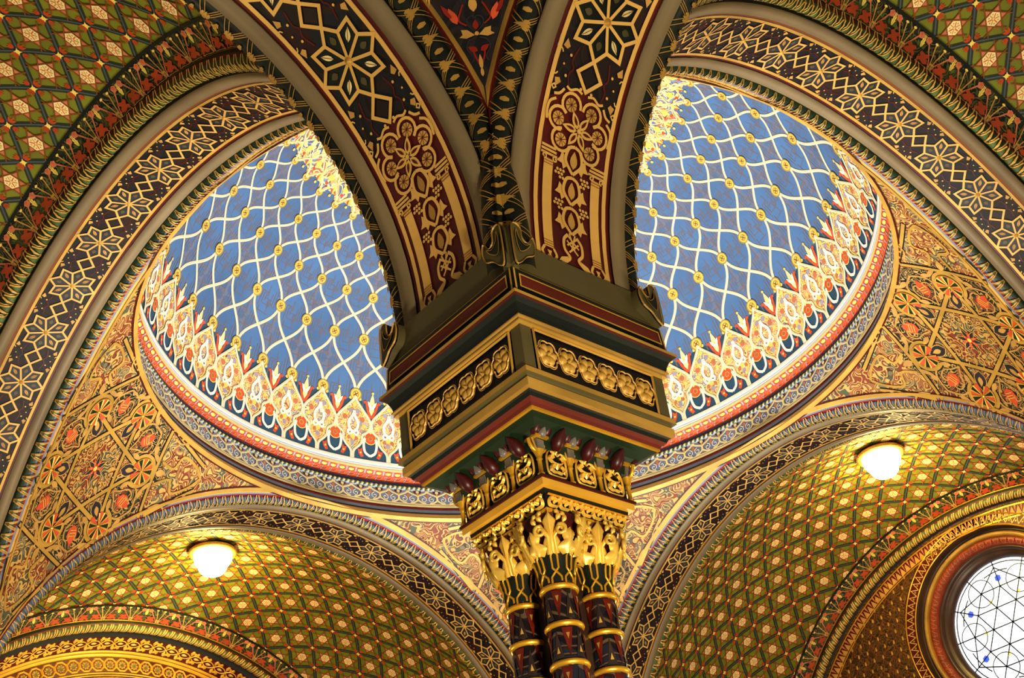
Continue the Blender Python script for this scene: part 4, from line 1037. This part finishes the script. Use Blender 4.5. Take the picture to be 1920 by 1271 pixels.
# blind arcade
mb = MB(); sq(mb, .0535, -.186, .0535, -.2245, 'black_green_paint')
for k4 in range(4):
    k = Ink(); f = face_map(.0537, k4)
    for j in range(3):
        cx = (j-1)*.036
        h = Ink(); g = 'leaf_gilding'
        h.stroke(sm([(0,-.2205),(.010,-.219),(.0115,-.210),(.0105,-.201),(.006,-.194),(0,-.190)],4), .0018, g, 3, ridge=.0016)
        h.stroke(sm([(0,-.216),(.005,-.2165),(.0075,-.2125),(.005,-.2095),(.002,-.212)],4), .0021, g, 3, ridge=.0030)
        h.stroke(sm([(0,-.208),(.005,-.207),(.0085,-.2035),(.006,-.2000),(.0028,-.2025)],4), .0021, g, 3, ridge=.0030)
        h.leaf((.001,-.200),(.0065,-.1945),.0032,g,4,bulge=.003); h.leaf((0,-.214),(0.003,-.205),.003,g,4,bulge=.003); h.leaf((.009,-.217),(.006,-.2115),.003,'pale_gilding',4,bulge=.002)
        h.leaf((0,-.1995),(0,-.1915),.0046,g,5,bulge=.003)
        k.add(h, lambda P, cx=cx: np.c_[P[:,0]+cx, P[:,1]]); k.add(h, lambda P, cx=cx: np.c_[cx-P[:,0], P[:,1]])
    k.lay(mb, f)
cb_(mb, 'arcade_panels')
for k4 in range(4):
    d = np.array([((1,0),(0,-1)), ((0,-1),(-1,0)), ((-1,0),(0,1)), ((0,1),(1,0))][k4], float)
    for j in range(4 if True else 3):
        if j == 3: continue
        u_ = (j-1.5)*.036*1.03
        x, y = -1+d[0][0]*u_+d[1][0]*.0555, -1+d[0][1]*u_+d[1][1]*.0555
        m2 = MB()
        lathe(m2, [(.0026,-.2240),(.0034,-.2235),(.0034,-.2215),(.0020,-.2205),(.0020,-.2085),(.0030,-.2075),(.0024,-.2062),(.0030,-.2040),(.0052,-.1985)], (x,y), 10, 'deep_gilding')
        box(m2, x-.0078, x+.0078, y-.0078, y+.0078, -.1882, -.1856, 'deep_gilding')
        for s_ in (1,-1):                              # flying quarter arches under the cap
            P = [(x+d[0][0]*s_*.0105*sin(t), y+d[0][1]*s_*.0105*sin(t), -.2000+.0122*(1-cos(t))) for t in np.linspace(0,pi/2*.95,7)]
            tube(m2, P, .0019, 'deep_gilding', 6)
            P = [(x+d[1][0]*.002+d[0][0]*s_*.004*(1+t), y+d[1][1]*.002+d[0][1]*s_*.004*(1+t), -.199+.011*t) for t in np.linspace(0,1,3)]
            tube(m2, P, .0011, 'gilding', 5)
        box(m2, x-.0042, x+.0042, y-.0042, y+.0042, -.1985, -.1880, 'grey_marble_paint')
        lathe(m2, [(.0050,-.1860),(.0048,-.1820),(.0034,-.1785),(.0,-.1765)], (x+d[1][0]*.0015,y+d[1][1]*.0015), 12, 'grey_marble_paint')
        cb_(m2, 'colonnette')
        # dark red pointed hoods leaning out under the green soffit
        m2 = MB(); nv = np.array([d[1][0],d[1][1],0]); uv = np.array([d[0][0],d[0][1],0]); t8 = np.linspace(0,1,9)
        prof8 = np.array([.55,.85,1,.98,.88,.72,.52,.30,.02])
        for s_ in (1,-1):
            c_ = np.array([x,y,0])+uv*s_*.0066+nv*.0035+np.array([0,0,-.1855])
            tube(m2, [c_+nv*.0125*t+np.array([0,0,.0085*t+.002*sin(pi*t)]) for t in t8], prof8*.0046, 'oxblood_paint', 8)
        c_ = np.array([x,y,0])+uv*.0185+nv*.0025+np.array([0,0,-.1950])
        tube(m2, [c_+nv*.0170*t+np.array([0,0,.0145*t+.002*sin(pi*t)]) for t in t8], prof8*.0068, 'oxblood_paint', 10)
        tube(m2, [np.array([x,y,0])+nv*(.005+.008*t)+np.array([0,0,-.1865+.0065*t]) for t in t8], prof8*.0046, 'grey_marble_paint', 8)
        cb_(m2, 'hood')
# bands and scroll frieze
mb = MB(); sqprof(mb, [(.0540,-.2225),(.0590,-.2235),(.0590,-.2258),(.0575,-.2262),(.0570,-.2325),(.0525,-.2330),(.0518,-.2375),(.049,-.2385)], ['oxblood_paint','oxblood_paint','oxblood_paint','bright_gold_paint','bright_gold_paint','black_green_paint','black_green_paint'])
cb_(mb, 'abacus')
mb = MB(); sqprof(mb, [(.0505,-.2385),(.0490,-.2420),(.0462,-.2480)], 'black_paint'); sqprof(mb, [(.0462,-.2480),(.0472,-.2485),(.0470,-.2505),(.0445,-.2515)], 'deep_gilding')
for k4 in range(4):
    k = Ink(); n5 = 7; p = .0135; 
    for i in range(n5):
        cx = (i-(n5-1)/2)*p; h = Ink(); g = 'leaf_gilding'
        for s_ in (1,-1):
            h.stroke(sm([(0,-.2472),(s_*.0045,-.2468),(s_*.0062,-.2435),(s_*.0045,-.2408),(s_*.0018,-.2420),(s_*.0026,-.2440)],4), .0024, g, 3, ridge=.0030)
        h.leaf((0,-.2460),(0,-.2395),.0040,g,4,bulge=.004); h.disc((.0066,-.2400),.0016,g,4,6,bulge=.002)
        h.leaf((.0066,-.2405),(.0066,-.2455),.002,'gilding',3,bulge=.002)
        k.add(h, lambda P, cx=cx: np.c_[P[:,0]+cx, P[:,1]])
    k.stroke([(-.050,-.2388),(.050,-.2388)], .0016, 'deep_gilding', 4, ridge=.002)
    k.lay(mb, face_map(.0505, k4, .0462, -.2385, -.2480))
cb_(mb, 'scroll_frieze')
# shafts
SD, SRD = .0236, .0148
zbot = -1.135
def shaft_z(): return [-.3150-.0338*i for i in range(24)]
first_s = None
for (ix, iy) in ((-1,-1),(-1,1),(1,-1),(1,1)):
    c_ = (-1+ix*SD, -1+iy*SD)
    if first_s is None:
        root_s = None
        mb = MB(); lathe(mb, [(SRD,-.310),(SRD,zbot+.03)], (0,0), 32, 'shaft_marbling')
        k = Ink()                                      # painted zig-zag lozenges with small gilt leaves
        for i in range(24):
            z = -.3150-.0338*i
            for j in range(5):
                a = 2*pi*j/5+.3*(i%2); w_ = 2*pi/10
                k.poly([(a-w_*.5,z-.004),(a,z-.030),(a+w_*.5,z-.004)], 'shaft_red_paint', 1); k.poly([(a+w_*.55,z-.030),(a+w_,z-.006),(a+w_*1.45,z-.030)], 'shaft_brown_paint', 1)
                k.b.append((np.array([[a-.10,z-.009,2*LH],[a+.10,z-.009,2*LH],[a,z-.015,2*LH]]), np.array([[0,1,2]]), 'dull_gilding'))
                k.b.append((np.array([[a+w_-.10,z-.026,2*LH],[a+w_+.10,z-.026,2*LH],[a+w_,z-.020,2*LH]]), np.array([[0,1,2]]), 'gilding'))
        k.lay(mb, lambda u, v, h: np.stack([(SRD+h)*np.cos(u), (SRD+h)*np.sin(u), v], -1))
        first_s = mb.build('shaft'); first_s.parent = col
        mr = MB(); tt = np.linspace(0,2*pi,13)
        grid(mr, lambda u,v: np.stack([(.0152+.0024*np.cos(v))*np.cos(u),(.0152+.0024*np.cos(v))*np.sin(u),.0026*np.sin(v)],-1), np.linspace(0,2*pi,37), tt, 'deep_gilding')
        rg = mr.build('collar_ring'); rg.parent = first_s; rg.location = (0,0,-.3150*S)
        for i in range(1,24):
            r2 = rg.copy(); C.objects.link(r2); r2.parent = first_s; r2.location = (0,0,(-.3150-.0338*i)*S)
        loc = lambda c: (c[0]*S+S, c[1]*S+S, 1.141*S)
        first_s.location = loc(c_)
    else:
        o = copy_tree(first_s, col); o.location = (c_[0]*S+S, c_[1]*S+S, 1.141*S); o.rotation_euler = (0,0,.7*ix)
mb = MB(); box(mb, -1.021,-.979,-1.021,-.979,-1.12,-.252,'dark_wood_paint'); cb_(mb, 'core_pier')
# four leafy capitals
def capital(c_, dirv):
    NZ, NR = [-.3160,-.305,-.294,-.284], [.0146,.0150,.0166,.0195]
    mb = MB(); lathe(mb, list(zip(NR, NZ)), c_, 32, 'black_green_paint')
    n6 = 8; p = 2*pi/n6
    for i in range(n6):                                  # gilt interlace round the neck
        a = i*p; P2 = [(a-.36*p,-.3135),(a-.36*p,-.307),(a+.20*p,-.299),(a+.20*p,-.2885),(a+.06*p,-.2850),(a-.06*p,-.2850),(a-.20*p,-.2885),(a-.20*p,-.299),(a+.36*p,-.307),(a+.36*p,-.3135)]
        P3 = []
        for j in range(len(P2)-1):
            for t in np.linspace(0,1,3,endpoint=False):
                a_, z_ = P2[j][0]*(1-t)+P2[j+1][0]*t, P2[j][1]*(1-t)+P2[j+1][1]*t; r_ = np.interp(z_, NZ, NR)+.0005
                P3.append((c_[0]+r_*cos(a_), c_[1]+r_*sin(a_), z_))
        tube(mb, P3, .0011, 'deep_gilding', 5)
    cb_(mb, 'capital_neck')
    mb = MB(); ang = math.atan2(dirv[1], dirv[0])
    lathe(mb, [(.0195,-.284),(.0210,-.272),(.0245,-.261),(.0280,-.2515)], c_, 24, 'oxblood_paint')
    cb_(mb, 'capital_bell')
    for i in range(7):
        a = ang+(i-3)*rad(36); big = (i % 2 == 1); d = np.array([cos(a), sin(a)]); e = np.array([-sin(a), cos(a)])
        Lf = MB(); n = 15; t = np.linspace(0,1,n)
        if big: out = .0200+.0120*t**1.5+.0030*np.sin(pi*t); zz = -.2880+.0355*t; w0 = .0066
        else: out = .0205+.0075*t**1.4+.0035*np.sin(pi*t); zz = -.2880+.0215*t; w0 = .0082
        # lobed outline: wide foot, waist, spear-shaped head
        prof = np.interp(t, [0,.12,.3,.48,.62,.78,.9,1], [.35,1.0,1.25,.55,.62,.95,.55,0.02]); hw = w0*prof*(1+.10*np.cos(t*30))
        cc = np.array([[c_[0]+d[0]*o_, c_[1]+d[1]*o_, z_] for o_, z_ in zip(out, zz)]); V = []
        for q, hh in ((-1,-.0026),(-.6,.0010),(-.2,.0012),(0,.0034),(.2,.0012),(.6,.0010),(1,-.0026)):
            V.append(cc+np.c_[e[0]*hw*q+d[0]*hh, e[1]*hw*q+d[1]*hh, np.zeros(n)])
        V = np.concatenate(V); F = [[r_*n+j, r_*n+j+1, (r_+1)*n+j+1, (r_+1)*n+j] for r_ in range(6) for j in range(n-1)]
        Lf.add(V, F, 'leaf_gilding')
        if big:
            for s_ in (1,-1):                          # volutes curling out on long stems beside the spear leaf
                tt = np.linspace(0,1,22); rv_ = .0052*(1-.80*tt); av = pi*.5-tt*2.7*pi
                base_ = np.array([c_[0]+d[0]*.0290+e[0]*s_*.0090, c_[1]+d[1]*.0290+e[1]*s_*.0090, -.2700])
                P3 = [base_+np.array([e[0]*s_*r_*cos(x)+d[0]*.0016, e[1]*s_*r_*cos(x)+d[1]*.0016, r_*sin(x)]) for r_, x in zip(rv_, av)]
                st = [np.array([c_[0]+d[0]*.0205+e[0]*s_*.0035, c_[1]+d[1]*.0205+e[1]*s_*.0035, -.2880]), np.array([c_[0]+d[0]*.0255+e[0]*s_*.0025, c_[1]+d[1]*.0255+e[1]*s_*.0025, -.2740])]
                tube(Lf, st+P3, np.linspace(.0022,.0011,24), 'leaf_gilding', 6)
                # leaf tongues hanging from the block between the capitals
                for dz, de, rr in ((-.2560,.0065,.0026),(-.2590,.0115,.0024)):
                    cn = np.array([c_[0]+d[0]*.0305+e[0]*s_*de, c_[1]+d[1]*.0305+e[1]*s_*de, dz])
                    tube(Lf, [cn+np.array([e[0]*s_*.0026*sin(x*3.2), e[1]*s_*.0026*sin(x*3.2), .0100*(x-.5)]) for x in np.linspace(0,1,9)], np.array([.15,.55,.95,1,.8,.55,.7,.9,.2])*rr, 'leaf_gilding', 6)
        cb_(Lf, 'acanthus_leaf')
for (ix, iy) in ((-1,-1),(-1,1),(1,-1)): capital((-1+ix*SD,-1+iy*SD), (ix,iy))
mb = MB(); box(mb, -1.040,-.960,-1.040,-.960,-.262,-.2515,'oxblood_paint'); cb_(mb, 'capital_block')
mb = MB()
sqprof(mb, [(.045,-1.06),(.052,-1.07),(.052,-1.09),(.060,-1.10),(.060,-1.141),(.0,-1.141)], ['gilding','gilding','dark_wood_paint','dark_wood_paint','dark_wood_paint']); cb_(mb, 'plinth')
# scroll spurs at the foot of the corner mouldings
def spur(cx, cy, vis):
    for k4 in vis:
        d = np.array([((1,0),(0,-1)), ((0,-1),(-1,0)), ((-1,0),(0,1)), ((0,1),(1,0))][k4], float)
        s_ = 1 if (d[0][0]*cx+d[0][1]*cy) > 0 else -1
        mb = MB(); k = Ink()
        out = sm([(.0985,-.033),(.0985,.006),(.094,.014),(.087,.010),(.086,-.002),(.080,-.006),(.073,.004),(.070,-.006),(.074,-.018),(.084,-.024),(.092,-.033)], 4, True)
        k.poly(out*[s_,1], 'olive_paint', 2, c=(s_*.090,-.010)); k.stroke(out*[s_,1], .0014, 'dull_gilding', 3, True, ridge=.0015)
        inn = sm([(.092,-.020),(.082,-.014),(.077,-.006),(.084,-.010),(.091,-.004),(.093,.006),(.095,-.004)], 3, True)
        k.poly(inn*[s_,1], 'black_green_paint', 4); k.stroke(inn*[s_,1], .0009, 'dull_gilding', 5, True)
        k.lay(mb, face_map(.1035, k4))
        # thickness of the spur
        P = out*[s_,1]; f0 = face_map(.1035, k4); f1 = face_map(.088, k4)
        a_ = f0(P[:,0],P[:,1],np.zeros(len(P))); b_ = f1(P[:,0],P[:,1],np.zeros(len(P))); n = len(P); i = np.arange(n)
        mb.add(np.concatenate([a_,b_]), np.stack([i,(i+1)%n,n+(i+1)%n,n+i],1), 'olive_paint', False)
        cb_(mb, 'scroll_spur')
spur(-1,-1,(0,1)); spur(-1,1,(1,)); spur(1,-1,(0,))

# ------------------------------------------------------------------ floor (outside the photograph, carries the column)
mb = MB(); box(mb, -2.3, 2.3, -2.3, 2.3, -1.155, -1.141, 'stone_floor'); o = mb.build('floor'); o.location = (0,0,Z0); tag(o, None, None, None, 'structure')

# ------------------------------------------------------------------ light
def light(name, kind, p, energy, col, size=.3, target=None, spot=None, blend=.5):
    l = bpy.data.lights.new(name, kind); l.energy = energy; l.color = col
    if kind == 'AREA': l.size = size; l.shape = 'DISK'
    else: l.shadow_soft_size = size
    if kind == 'SPOT': l.spot_size = spot; l.spot_blend = blend
    o = bpy.data.objects.new(name, l); C.objects.link(o); o.location = W(p)
    if target is not None:
        import mathutils
        d = mathutils.Vector(W(target))-mathutils.Vector(W(p)); o.rotation_euler = d.to_track_quat('-Z','Y').to_euler()
    return o
warm, cool, neut = (1,.84,.55), (.80,.90,1), (1,.93,.82)
light('dome_fill', 'SPOT', (.0,.0,-.9), 3300, (.92,.95,1), 1.0, (0,0,1), rad(60), .18)  # added spot with no visible fitting, brightens dome and cornice
light('crossing_fill', 'AREA', (.0,.0,-.9), 420, (1,.90,.74), 3.0, (0,0,1))  # added low fill, no fixture there, lifts pendentives and arches
light('left_lamp_light', 'POINT', (0,1.5,.91), 75, (1,.76,.34), .12)
light('right_lamp_light', 'POINT', (1.5,0,.91), 75, (1,.76,.34), .12)
light('gallery_fill_left', 'AREA', (-1.5,.1,-.8), 120, warm, 1.2, (-1.4,.1,1))  # added fill below the left near vault, no real fitting
light('gallery_fill_right', 'AREA', (.1,-1.5,-.8), 120, warm, 1.2, (.1,-1.4,1))  # added fill below the right near vault, no real fitting
light('near_fill', 'AREA', (-1.35,-1.75,-.95), 190, (1,.88,.62), .35, (-1.02,-1.02,-.15))  # added unseen fill that brightens the column and near arches
light('window_daylight', 'AREA', (1.80,0,WC), 20, cool, 1.2, (0,0,.2))
light('left_end_fill', 'SPOT', (0,1.55,.1), 330, (1,.90,.50), .1, (-.15,2.0,.85), rad(60), .7)  # added unseen spot, brightens the gilded band of the left end wall
wd = bpy.data.worlds.new('world'); bpy.context.scene.world = wd; wd.use_nodes = True
wd.node_tree.nodes['Background'].inputs[0].default_value = (1,.86,.64,1); wd.node_tree.nodes['Background'].inputs[1].default_value = .24

# ------------------------------------------------------------------ camera (surveyed from the photograph)
import mathutils
q = dict(x=-1.74313769, y=-1.74253809, z=-.740978260, yaw=.794410684, pitch=.600656835, roll=-.141097299, f=2330.98850)
Fv = np.array([cos(q['pitch'])*cos(q['yaw']), cos(q['pitch'])*sin(q['yaw']), sin(q['pitch'])])
Rv = np.cross(Fv, [0,0,1]); Rv /= np.linalg.norm(Rv); Uv = np.cross(Rv, Fv); c_, s_ = cos(q['roll']), sin(q['roll'])
R2, U2 = c_*Rv+s_*Uv, -s_*Rv+c_*Uv
cam = bpy.data.cameras.new('camera'); co = bpy.data.objects.new('camera', cam); C.objects.link(co)
cam.sensor_width = 36; cam.sensor_fit = 'HORIZONTAL'; cam.lens = q['f']*36/1920; cam.clip_start = .02; cam.clip_end = 200
M = mathutils.Matrix(((R2[0],U2[0],-Fv[0]),(R2[1],U2[1],-Fv[1]),(R2[2],U2[2],-Fv[2]))).to_4x4()
co.matrix_world = mathutils.Matrix.Translation(W((q['x'],q['y'],q['z']))) @ M
sc = bpy.context.scene; sc.camera = co
sc.view_settings.view_transform = 'Standard'; sc.view_settings.look = 'Medium High Contrast'; sc.view_settings.exposure = 0
